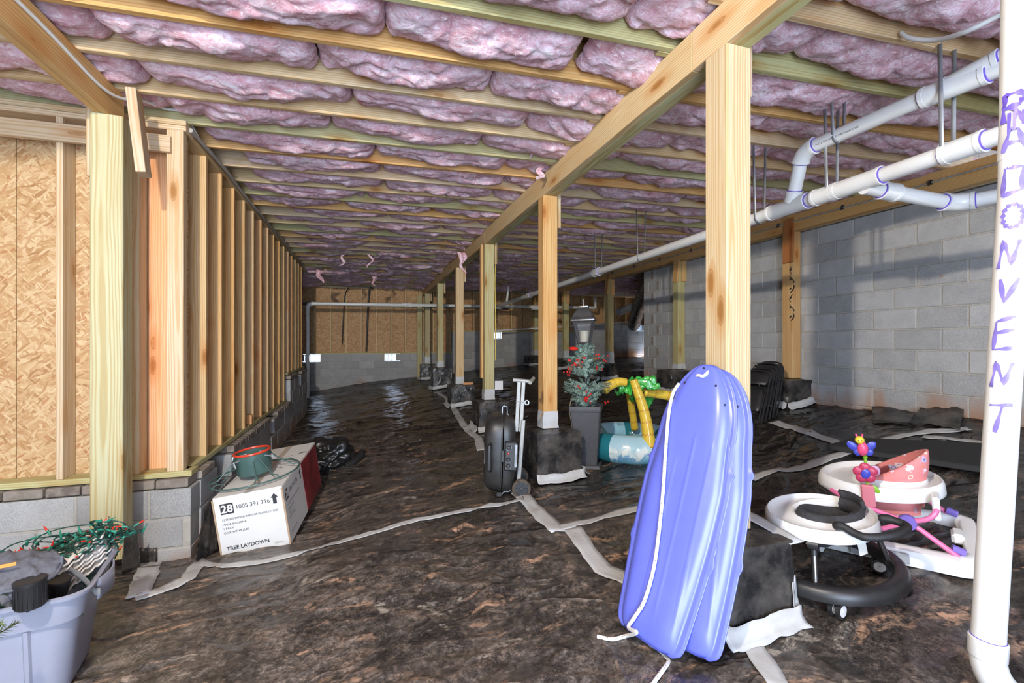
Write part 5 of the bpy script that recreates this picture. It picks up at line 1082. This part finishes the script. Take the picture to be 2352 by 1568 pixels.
trunk([rel(1458, 985, 4.86), rel(1452, 945, 4.82), rel(1445, 905, 4.74), rel(1440, 895, 4.70)], .040, .032)
trunk([rel(1645, 985, 4.65), rel(1625, 960, 4.63), rel(1580, 925, 4.6), rel(1540, 910, 4.58), rel(1500, 903, 4.55), rel(1478, 902, 4.5)], .058, .042)
trunk([rel(1438, 878, 4.45), rel(1420, 877, 4.44), rel(1400, 885, 4.42), rel(1386, 895, 4.40)], .040, .052, 'banana_pillow')
def leaf(pts, seed): return flap(pl_, pts, M_LEAF, 'palm_leaf', .003, .05, 18, 14, seed)
W3 = lambda px, py, d: at_d(px, py, d)
leaf((W3(1440, 872, 4.45), W3(1500, 858, 4.4), W3(1518, 892, 4.35), W3(1462, 893, 4.40)), 2.0); leaf((W3(1418, 888, 4.5), W3(1455, 868, 4.5), W3(1452, 905, 4.42), W3(1430, 902, 4.45)), 5.0); leaf((W3(1480, 885, 4.6), W3(1512, 905, 4.62), W3(1490, 935, 4.65), W3(1445, 918, 4.66)), 8.0); leaf((W3(1430, 890, 4.62), W3(1412, 905, 4.6), W3(1425, 903, 4.6), W3(1440, 895, 4.6)), 3.0)
# ================================================================== sleds leaning on the near post
M_SLED = plain('periwinkle_polyethylene', (.13, .158, .64), .3, var=.05, spec=.5)
t = NT('flecked_rope'); p = t.co(); c = t.mix(t.ramp(t.vor(t.vm('MULTIPLY', p, (1, 1, 1)), 95.0), [(.16, 1), (.22, 0)]), (.80, .79, .76), (.05, .05, .05)); t.set(Base_Color=c, Roughness=.8); t.bump(t.noise(p, 260, 2), .6, .003); M_ROPE = t.m
def spl(pts, n=8):
    P = [Vector(p) for p in pts]; L = []
    for i in range(len(P)-1):
        p0, p1, p2, p3 = P[max(i-1, 0)], P[i], P[i+1], P[min(i+2, len(P)-1)]
        for k in range(n): t = k/n; L.append(.5*((2*p1)+(p2-p0)*t+(2*p0-5*p1+4*p2-p3)*t*t+(3*p1-p0-3*p2+p3)*t**3))
    return L+[P[-1]]
def sled(label, tail, mid, nose, wd, seed):
    th_ = thing('sled', label, 'sled', tuple(tail), group='blue sleds leaning on the near post')
    ns, nt = 64, 81; axis = (nose-tail).normalized(); w = (wd-axis*wd.dot(axis)).normalized(); n = axis.cross(w); n = -n if n.x > 0 else n
    C_ = [tail*(1-s)*(1-s)+(mid*2-(tail+nose)*.5)*2*s*(1-s)+nose*s*s for s in np.linspace(0, 1, ns)]
    def half(s):
        b = .165+.05*math.sin(min(1, s/.55)*PI/2) if s < .55 else .215-.02*((s-.55)/.17) if s < .72 else .195*math.sqrt(max(0, 1-((s-.72)/.285)**2))
        if s < .05: b *= .80+.20*math.sqrt(1-((.05-s)/.05)**2)
        return max(b, .012)
    rows = []
    for i, s in enumerate(np.linspace(0, 1, ns)):
        W_ = half(s); row = []
        for j in range(nt):
            t = -1+2*j/(nt-1); a = abs(t); D = .042*min(1, (s+.03)/.10)**.7*(1-max(0, (s-.80)/.2)**2*.75)
            edge = 1-.03/max(W_, .12)
            h = D*(1-min(1, a/max(edge, .2))**6) if a < edge else 0.0
            if .08 < s < .78:
                f = min(1, (s-.08)/.05, (.78-s)/.03)
                for k, r0 in enumerate((-.58, -.18, .16)): h += .0028*f*max(0, 1-(abs(t*W_/.215-r0)/.04)**2)*(1 if s < .70+.06*(k == 1)-.04*k else 0)
            if a > .95: h -= .007
            ww = t*W_+(math.copysign(.012*math.exp(-((s-.62)/.012)**2)+.010*math.exp(-((s-.31)/.016)**2), t) if a > .95 else 0)
            row.append(tuple(C_[i]+w*ww+n*h-tail))
        rows.append(row)
    mb = MB(); mb.grid(rows); o = obj('hull', mb, M_SLED, th_, smooth=180); md = o.modifiers.new('t', 'SOLIDIFY'); md.thickness = .005; md.offset = 0
    at = lambda s, t, lift=.004: tail+Vector(rows[min(ns-1, int(s*(ns-1)))][int((t+1)/2*(nt-1))])-tail+n*lift
    for t_, s_ in ((-.75, .86), (-.55, .93), (.1, .985), (.62, .93), (.78, .86)):
        mb = MB(); M = Matrix.Translation(Vector(at(s_, t_, .0035))) @ n.to_track_quat('Z', 'Y').to_matrix().to_4x4(); mb.lathe([(.0055, -.001), (.0055, .001)], 10, M); obj('drain_hole', mb, M_BLACK, th_)
    return th_, at, n, w, tail
T1_, N1_ = Vector((1.105, 1.655, -1.240)), Vector((1.518, 1.765, -.108)); wdir = Vector((-.28, .95, .05))
s1, at1, n1, w1, b1_ = sled('front blue plastic sled with a white rope down its hull', T1_, (T1_+N1_)/2+Vector((.035, .035, -.02)), N1_, wdir, 1)
s2, at2, n2, w2, b2_ = sled('rear blue plastic sled showing past the right edge of the front one', T1_+Vector((.105, -.085, .012)), (T1_+N1_)/2+Vector((.10, -.02, -.02)), N1_+Vector((.03, -.02, -.02)), wdir, 2)
rl = [b1_+at1(.955, .02, .0), b1_+at1(.965, .30, .012), b1_+at1(.95, .60, .014), b1_+at1(.90, .80, .018)]
pth = [b1_+at1(.985, -.25, -.01), b1_+at1(.965, -.1, .010), b1_+at1(.965, .15, .010), b1_+at1(.965, .35, -.01)]
mb = MB(); mb.tube([p-b1_ for p in spl(pth)], .0078, 8); obj('rope_loop', mb, M_ROPE, s1)
pth = [b1_+at1(.93, .93, .006)]+[b1_+at1(s, t, .016) for s, t in ((.88, .88), (.78, .60), (.64, .40), (.50, .24), (.36, .12), (.24, .04), (.14, .06), (.07, .22), (.03, .40))]+[at_d(1462, 1452, 1.87), G(1436, 1467, .012), G(1405, 1473, .010), G(1372, 1466, .010)]
mb = MB(); mb.tube([p-b1_ for p in spl(pth)], .0078, 8); obj('pull_rope', mb, M_ROPE, s1)
pth = [b2_+at2(.9, .95, -.03), b2_+at2(.6, .98, -.05), b2_+at2(.3, .99, -.04), at_d(1446, 1330, 2.12), at_d(1445, 1395, 2.08), at_d(1460, 1440, 2.02), at_d(1495, 1482, 1.93), at_d(1528, 1508, 1.86), at_d(1535, 1520, 1.82), G(1520, 1548, .01), G(1490, 1590, .01)]
mb = MB(); mb.tube([p-b2_ for p in spl(pth)], .0078, 8); obj('pull_rope', mb, M_ROPE, s2)

# ================================================================== folded chairs
M_CHAIR = plain('black_vinyl', (.014, .014, .014), .38, var=.3); M_CHROME = plain('black_enamel_tube', (.03, .03, .032), .16, .3)
S = .66
def make_chair(label, loc, rz, lean):
    t = thing('folding_chair', label, 'chair', loc, group='folded black chairs leaning on the wall post'); t.rotation_euler = Euler((-lean, 0, rz), 'XYZ')
    w = .22*S
    L = spl([(-w, 0, 0), (-w, 0, .35*S), (-w*1.0, .004, .70*S), (-w*.96, .008, .84*S), (-w*.72, .01, .945*S), (-w*.3, .01, .975*S), (w*.3, .01, .975*S), (w*.72, .01, .945*S), (w*.96, .008, .84*S), (w, .004, .70*S), (w, 0, .35*S), (w, 0, 0)], 4)
    mb = MB(); mb.tube(L, .010, 8); obj('front_frame', mb, M_CHROME, t)
    for s in (-1, 1):
        mb = MB(); mb.tube([(s*w*.86, -.020, .015), (s*w*.86, -.020, .34*S), (s*w*.9, -.014, .60*S)], .009, 8); obj('rear_leg', mb, M_CHROME, t)
    mb = MB(); mb.tube([(-w*.86, -.020, .10*S), (w*.86, -.020, .10*S)], .007, 6); mb.tube([(-w, 0, .18*S), (w, 0, .18*S)], .007, 6); obj('cross_bar', mb, M_CHROME, t)
    def pad(z0, z1, hw, y, d, cv):
        rows = []
        for i in range(15):
            v = i/14; z = z0+(z1-z0)*v; row = []
            for j in range(17):
                u = -1+2*j/16; e = max(abs(u), abs(2*v-1)); r = (1-max(0, abs(2*v-1)-.6)/.4*.12); row.append((u*hw*r, y+cv*(1-u*u)-d*(1-e**6), z))
            rows.append(row)
        m = MB(); m.grid(rows); return m
    for nm, m in (('seat', pad(.20*S, .62*S, w*.82, -.018, .016, 0)), ('backrest', pad(.70*S, .92*S, w*.90, .004, .006, -.02))):
        o = obj(nm, m, M_CHAIR, t, smooth=180); md = o.modifiers.new('t', 'SOLIDIFY'); md.thickness = .012
    mb = MB(); mb.box((.02, -.0345, .52*S), (.03, .001, .009)); obj('seat_tag', mb, M_BADGE, t, smooth=0)
    for sx in (-.05, .05): mb = MB(); mb.ball((sx, -.004, .70*S), .005, 8); obj('rivet', mb, M_STEEL, t)
    return t
crz = math.radians(-66); cx_ = Vector((math.cos(crz), math.sin(crz), 0)); cm = Vector((-cx_.y, cx_.x, 0)); f0 = G(1747, 978); c0 = f0-cx_*(.22*S)
for k, (lab, gap) in enumerate((('front black folding chair of the stack, its whole seat showing', 0), ('second folded black chair, just behind the front one', .125), ('third folded black chair in the leaning stack', .24), ('fourth folded black chair in the leaning stack', .36), ('fifth folded black chair, next to last in the stack', .47), ('rearmost folded black chair, nearest the wall post', .34))):
    p = c0+cm*gap; foot = min(gz(p.x+cx_.x*.17, p.y+cx_.y*.17), gz(p.x-cx_.x*.17, p.y-cx_.y*.17), 9); make_chair(lab, (p.x, p.y, max(foot, f0.z+gap*.12)+.008), crz, .50-.025*k)

# ================================================================== baby walkers
M_WHT = plain('glossy_white_plastic', (.80, .80, .79), .22); M_PADB = plain('black_padded_fabric', (.035, .035, .038), .8, var=.3, bump=.25, scale=350); M_TUBE = plain('dark_chrome', (.22, .22, .23), .2, .9); M_WHEELW = plain('white_wheel', (.7, .7, .7), .35)
def caster(parent, x, y, zt, rz, r=.030):
    """twin-wheel caster whose stem top is at zt; wheels stand on the local ground z = zt - r*2 - .02"""
    M = Matrix.Translation((x, y, zt)) @ Matrix.Rotation(rz, 4, 'Z'); f = MB(); f.lathe([(.011, -.02), (.011, .01)], 12, M); f.box((0, -.006, -.028), (.012, .036, .03), M, .004); o = obj('caster', f, M_BLACK, parent)
    for s in (-1, 1):
        Mw = M @ Matrix.Translation((s*.016, -.010, -.02-r)) @ Matrix.Rotation(PI/2, 4, 'Y'); w_ = MB(); w_.lathe([(r*.75, -.009), (r, -.007), (r, .007), (r*.75, .009)], 20, Mw); obj('tyre', w_, M_BLACK, o); h_ = MB()
        h_.lathe([(0, -.011), (r*.7, -.010), (r*.7, .010), (0, .011)], 18, Mw); h_.lathe([(.006, -.013), (.006, .013)], 10, Mw); obj('wheel_disc', h_, M_WHEELW, o, smooth=40)
    return o
kx, ky = 2.165, 1.70; kz = gz(2.15, 1.5); nk = math.atan(.13)
kw = thing('baby_walker', 'round black and white baby walker nearer the taped pier', 'baby walker', (kx, ky, kz)); kw.rotation_euler = Euler((0, -.115, 0), 'XYZ')
RB = .295
def ringmesh(R, prof, n=72, sx=1.0, sy=1.0, cx=0.0, cy=0.0, a0=0.0, a1=2*PI):
    full = abs(a1-a0-2*PI) < 1e-6; A = np.linspace(a0, a1, n+1)[:-1] if full else np.linspace(a0, a1, n+1)
    mb = MB(); mb.grid([[(cx+(R+dr)*sx*math.cos(a), cy+(R+dr)*sy*math.sin(a), z) for dr, z in prof] for a in A], full, True)
    return mb
obj('base_ring', ringmesh(RB, [(-.036, .085), (-.030, .122), (-.016, .134), (.012, .134), (.026, .124), (.036, .10), (.036, .078), (.02, .070)]), M_BLACK, kw, smooth=50)
for a in (-2.3, -.95, -.2, .8, 1.7, 2.7): caster(kw, RB*.96*math.cos(a), RB*.96*math.sin(a), .092, a+.9, .035)
TZ = .34
HX, HY, HR = .04, -.01, .128
def tray(Ro, z, hx, hy, hr, hs, prof_out, n=80, sx=1.0, sy=1.0):
    rows = []
    for k in range(n):
        a = 2*PI*k/n; o = Vector((Ro*sx*math.cos(a), Ro*sy*math.sin(a), 0)); h = Vector((hx+hr*hs*math.cos(a), hy+hr*math.sin(a), 0)); row = []
        for f, dz in prof_out: q = h.lerp(o, f); row.append((q.x, q.y, z+dz))
        rows.append(row)
    mb = MB(); mb.grid(rows, True, False); return mb
TP = [(-.02, -.06), (0, -.03), (.0, .0), (.08, .011), (.16, .009), (.28, -.004), (.74, -.004), (.83, .010), (.93, .014), (1.0, .004), (1.03, -.022), (1.04, -.042), (1.01, -.044), (.97, -.02), (.15, -.03)]
obj('tray', tray(.233, TZ, HX, HY, HR, 1.12, TP), M_WHT, kw, smooth=60)
pd = ringmesh(.124, [(-.020, -.03), (-.028, .0), (-.016, .022), (.004, .026), (.018, .014), (.020, -.02), (.004, -.05)], 48, 1.12, 1.0, HX, HY, -3.45, .25); pd.v = [(x, y, z+TZ+.012) for x, y, z in pd.v]; n_ = 7; pd.add(pd.v[:7], [tuple(range(7))]); pd.add(pd.v[48*7:49*7], [tuple(range(7))[::-1]]); obj('padded_rim', pd, M_PADB, kw, smooth=50)
mb = MB(); rows = [[(HX+r*1.12*math.cos(a), HY+r*math.sin(a)-.0, TZ+z+.012*math.sin(3*a+r*20)) for a in np.linspace(0, 2*PI, 41)[:-1]] for r, z in ((.126, -.01), (.118, -.05), (.10, -.10), (.085, -.135), (.04, -.15), (.005, -.152))]; mb.grid(rows, False, True); o = obj('seat_sling', mb, M_PADB, kw, smooth=180); md = o.modifiers.new('t', 'SOLIDIFY'); md.thickness = .004
mb = MB(); rows = [[(HX+(.132-.012*abs(s))*1.12*math.cos(a), HY+.132*math.sin(a), TZ+.015+.05*(1-s)*.5*(1 if 1 else 0)) for s in (-1, 0, 1)] for a in np.linspace(-.85, .3, 13)]; mb.grid(rows); o = obj('back_pad', mb, M_PADB, kw, smooth=180); md = o.modifiers.new('t', 'SOLIDIFY'); md.thickness = .018
_R = Matrix.Rotation(-.62, 3, 'Z'); mb = MB(); mb.tube(spl([_R @ Vector(_p) for _p in ((.00, -.205, TZ+.03), (.025, -.228, TZ+.04), (.06, -.262, TZ+.025), (.10, -.29, TZ+.022), (.19, -.275, TZ+.027), (.262, -.22, TZ+.03), (.275, -.18, TZ+.033), (.235, -.145, TZ+.04), (.195, -.13, TZ+.04))], 5), [.012, .016, .019, .020, .020, .019]+[.017]*29+[.020, .020, .019, .018, .014, .010], 12); obj('bumper_handle', mb, plain('black_rubber', (.02, .02, .021), .5, bump=.5, scale=260), kw)
for a in (-2.6, -.6, .9, 2.2):
    ca, sa = math.cos(a), math.sin(a); ti, to = Vector((ca*.20, sa*.20, TZ-.01)), Vector((ca*(RB-.03), sa*(RB-.02), .125)); ax = (to-ti).normalized()
    mb = MB(); mb.tube([ti, ti+ax*.06], .020, 8, flat=.6); mb.tube([ti+ax*.055+Vector((-sa, ca, 0))*-.02, ti+ax*.055+Vector((-sa, ca, 0))*.02], .026, 14); mb.tube([ti+ax*.06, ti+ax*.10], [.017, .015], 12); o = obj('knuckle', mb, M_BLACK, kw, smooth=40); m2 = MB(); m2.ball(ti+ax*.055+Vector((sa, -ca, 0))*.024, .007, 8); obj('bolt', m2, M_STEEL, o)
    mb = MB(); mb.tube([ti+ax*.095, to], .0125, 14); obj('leg', mb, M_TUBE, kw)
mb = MB(); mb.grid([[(-.02+.05*u, -.19-.01*v, TZ-.045-.075*v) for v in (0, .5, 1)] for u in (0, 1)]); obj('warning_label', mb, plain('paper_tag', (.62, .60, .55), .7), kw, smooth=0); mb = MB(); mb.grid([[(-.016+.042*u, -.1925-.002*v, TZ-.049-.012*v) for v in (0, 1)] for u in (0, 1)]); obj('tag_band', mb, plain('orange_label_band', (.6, .2, .05), .6), kw, smooth=0)

# --- pink walker
M_PINK = plain('pink_tube', (.68, .16, .33), .3); M_PURP = plain('purple_plastic', (.20, .14, .50), .35); M_BLUEP = plain('blue_toy_plastic', (.05, .06, .42), .3); M_HOT = plain('hot_pink_plastic', (.72, .08, .20), .3); M_CRIM = plain('crimson_toy_plastic', (.45, .04, .10), .35); M_YEL2 = plain('yellow_toy_plastic', (.75, .62, .05), .35); M_LIME = plain('lime_toy_plastic', (.22, .45, .03), .35)
t = NT('butterfly_print'); p = t.co(); d1_ = t.vor(p, 21.0); ang = t.vor(p, 21.0, out='Color'); cs = t.sep(ang)
lines = t.ramp(t.ma('ABSOLUTE', t.ma('SUBTRACT', t.ma('ADD', d1_, t.ma('MULTIPLY', t.noise(p, 45, 2), .5)), .50)), [(.018, 1), (.035, 0)])
wing = t.ramp(t.ma('ADD', d1_, t.ma('MULTIPLY', t.noise(p, 60, 2), .9)), [(.80, 1), (.84, 0)]); wc = t.ramp(cs[0], [(0, (.75, .62, .68)), (.3, (.42, .40, .58)), (.55, (.80, .70, .50)), (.8, (.70, .22, .18))], 'CONSTANT')
c = t.mix(t.ma('MULTIPLY', wing, t.ma('GREATER_THAN', cs[1], .35)), t.mix(t.noise(p, 9, 2), (.68, .20, .20), (.72, .26, .25)), wc); c = t.mix(t.ma('MULTIPLY', lines, t.ma('GREATER_THAN', cs[1], .35)), c, t.ramp(cs[2], [(0, (.12, .09, .28)), (.5, (.85, .75, .72)), (.8, (.30, .03, .05))], 'CONSTANT'))
t.set(Base_Color=c, Roughness=.75); t.bump(t.noise(p, 200, 2), .2, .002); M_PRINT = t.m
wx_, wy_ = 2.80, 1.855; wz = gz(2.7, 1.75)
pw = thing('baby_walker', 'pink and white baby walker with a butterfly-print seat and toy stalk', 'baby walker', (wx_, wy_, wz), math.radians(-59)); pw.rotation_euler = Euler((.10, -.06, math.radians(-59)), 'XYZ')
def framering(pl_o, pl_i, prof):
    rows = []; n = len(pl_o)
    for (ox, oy), (ix, iy) in zip(pl_o, pl_i): rows.append([(ix+(ox-ix)*f, iy+(oy-iy)*f, z) for f, z in prof])
    mb = MB(); mb.grid(rows, True, True); return mb
po = [(x*(1-.10*(x < 0)), y*(1-.15*max(0, -x/.42))) for x, y in rrect(.40, .32, .10, 10)]; pi_ = [(x*(1-.10*(x < 0)), y*(1-.15*max(0, -x/.42))) for x, y in rrect(.325, .235, .05, 10)]
obj('base_frame', framering(po, pi_, [(0, .02), (.0, .075), (.12, .088), (.5, .092), (.86, .084), (.98, .066), (1.03, .03), (1.0, .012)]), M_WHT, pw, smooth=45)
for (x, y) in ((.36, -.29), (.36, .29), (-.33, -.25), (-.33, .25)): mb = MB(); M = Matrix.Translation((x, y, .018)) @ Matrix.Rotation(PI/2, 4, 'X'); mb.lathe([(.0, -.012), (.02, -.012), (.02, .012), (0, .012)], 16, M); obj('wheel', mb, M_BLACK, pw)
mb = MB(); mb.box((.0, -.322, .055), (.24, .012, .05), Matrix.Rotation(0, 4, 'Z'), .004); obj('grip_strip', mb, plain('grey_rubber', (.35, .36, .38), .6), pw, smooth=0)
mb = MB(); mb.box((.31, -.02, .085), (.05, .10, .055), None, .012); obj('frame_lug', mb, M_WHT, pw, smooth=0)
PT = .355
TP2 = [(-.03, -.09), (.0, -.03), (.0, .012), (.08, .024), (.14, .018), (.2, -.012), (.74, -.012), (.80, .010), (.86, .016), (.95, .006), (1.0, -.012), (1.02, -.035), (1.03, -.052), (1.015, -.054), (.97, -.02), (.12, -.04)]
obj('tray', tray(.255, PT, .06, -.01, .122, 1.15, TP2, 84, 1.10, .98), M_WHT, pw, smooth=60)
# seat: printed tub with a high wrapped back
hx, hy = .06, -.01; rows = []
for r, z in ((.118, -.13), (.124, -.06), (.130, .0), (.134, .025)):
    rows.append([(hx+r*1.12*math.cos(a), hy+r*.97*math.sin(a), PT+z) for a in np.linspace(0, 2*PI, 61)[:-1]])
lip = []
for f in np.linspace(0, 1, 7):
    lip.append([(hx+(.134+.006*math.sin(PI*f)+.012*f*(1+math.cos(a))*.5)*1.12*math.cos(a), hy+(.134+.006*math.sin(PI*f)-.012*f*f)*.97*math.sin(a), PT+.025+f*.15*max(0, (1+1.5*math.cos(a))/2.5)**1.2) for a in np.linspace(0, 2*PI, 61)[:-1]])
inner = [[(hx+(x-hx)*.90, hy+(y-hy)*.90, z-.002-.0*k) for x, y, z in lip[-1]] for k in (0,)]+[[(hx+(x-hx)*.84, hy+(y-hy)*.84, PT-.02+(z-PT)*.55) for x, y, z in lip[-1]]]+[[(hx+(x-hx)*.78, hy+(y-hy)*.78, PT-.13) for x, y, z in lip[-1]]]+[[(hx+(x-hx)*.05, hy+(y-hy)*.05, PT-.17) for x, y, z in lip[-1]]]
mb = MB(); mb.grid(rows[::1]+lip+inner, False, True, flip=True); obj('seat', mb, M_PRINT, pw, smooth=180)
mb = MB(); mb.grid([[(hx+(.15+.005*u)*math.cos(a), hy+.13*math.sin(a), PT-.155+.10*u) for u in (0, .5, 1)] for a in np.linspace(-2.4, -.7, 15)]); obj('seat_skirt', mb, M_PRINT, pw, smooth=180)
for sy in (-1, 1):
    y = sy*.255; hub = (.12, y, .215)
    mb = MB(); mb.tube(spl([(-.20, y*.72, PT-.045), (-.10, y*.95, .28), hub, (.22, y, .145), (.30, y*1.05, .085)], 5), .0125, 12); mb.tube(spl([(-.16, y*1.05, .085), (-.04, y, .13), hub, (.20, y, .248), (.235, y*.92, .29), (.235, y*.72, PT-.03)], 5), .0125, 12); obj('cross_tube', mb, M_PINK, pw)
    M = Matrix.Translation(hub) @ Matrix.Rotation(PI/2, 4, 'X'); mb = MB(); mb.lathe([(.0, -.018), (.036, -.018), (.04, -.010), (.04, .010), (.036, .018), (0, .018)], 24, M); obj('pivot_hub', mb, M_PURP, pw, smooth=40)
    mb = MB(); mb.tube([(.28, y*.98, .118), (.325, y*.96, .10)], .019, 10); obj('tube_socket', mb, M_PURP, pw)
mb = MB(); mb.box((.235, -.19, PT-.06), (.03, .10, .12), Matrix.Identity(4), .012); obj('tray_bracket', mb, M_WHT, pw, smooth=0)
# toy stalk on the tray
sx_, sy_ = -.03, -.225
def T_(x, y, z): return Vector((sx_+x, sy_+y, PT+z))
mb = MB(); mb.box(T_(0, -.02, -.03), (.06, .035, .12), None, .008); obj('toy_clamp', mb, plain('rose_plastic', (.62, .20, .25), .4), pw, smooth=0)
mb = MB()
for z, n in ((.045, 4), (.175, 3)):
    for k in range(n): mb.ball(T_(0, -.01, z+.012*k), .0115, 10, None, 0, (1, 1, .7))
mb.tube([T_(0, -.01, .01), T_(0, -.012, .26)], .007, 8); obj('toy_spring', mb, M_LIME, pw)
view = Matrix.Rotation(math.radians(12), 4, 'Z')                    # toys face the camera side
def face(px, pz, r, sxk, syk, m, name, thick=.012, dy=0.0, rot=0.0, par=None):
    mb = MB(); M = Matrix.Translation(T_(0, 0, 0)) @ view @ Matrix.Translation((px, -.03+dy, pz-.02)) @ Matrix.Rotation(rot, 4, 'Y') @ Matrix.Rotation(PI/2, 4, 'X'); mb.ball((0, 0, 0), 1.0, 18, M, 0, (r*sxk, r*syk, thick)); return obj(name, mb, m, par or pw)
fl = face(-.01, .115, .030, 1, 1, M_CRIM, 'flower_core', .014)
for k in range(5): a = k*2*PI/5+.3; face(-.01+.030*math.cos(a), .115+.030*math.sin(a), .026, 1, 1, M_CRIM, 'flower_petal', .011)
face(-.01, .115, .024, .85, 1.1, M_BLUEP, 'flower_mirror', .006, -.013, .3); face(.035, .12, .03, .8, 1, plain('lilac_toy', (.5, .3, .45), .35), 'toy_leaf', .01, .03); face(.03, .03, .025, .5, 1, M_LIME, 'toy_leaf', .006, .0, -.5)
face(-.012, .245, .030, .80, 1.25, M_HOT, 'bug_body', .02, 0, .1); hd = face(-.022, .292, .021, 1, 1, M_YEL2, 'bug_head', .02)
for s in (-1, 1):
    face(-.016+s*.038, .258, .026, .75, 1.2, M_BLUEP, 'bug_wing', .006, .004, s*.75); face(-.010+s*.026, .225, .018, .9, 1.1, M_BLUEP, 'bug_wing', .006, .004, s*.5); face(-.022+s*.012, .315, .007, .8, 1.7, M_HOT, 'bug_antenna', .007, .0, s*.3); face(-.022+s*.007, .294, .0028, 1, 1, M_INK, 'bug_eye', .003, -.019)
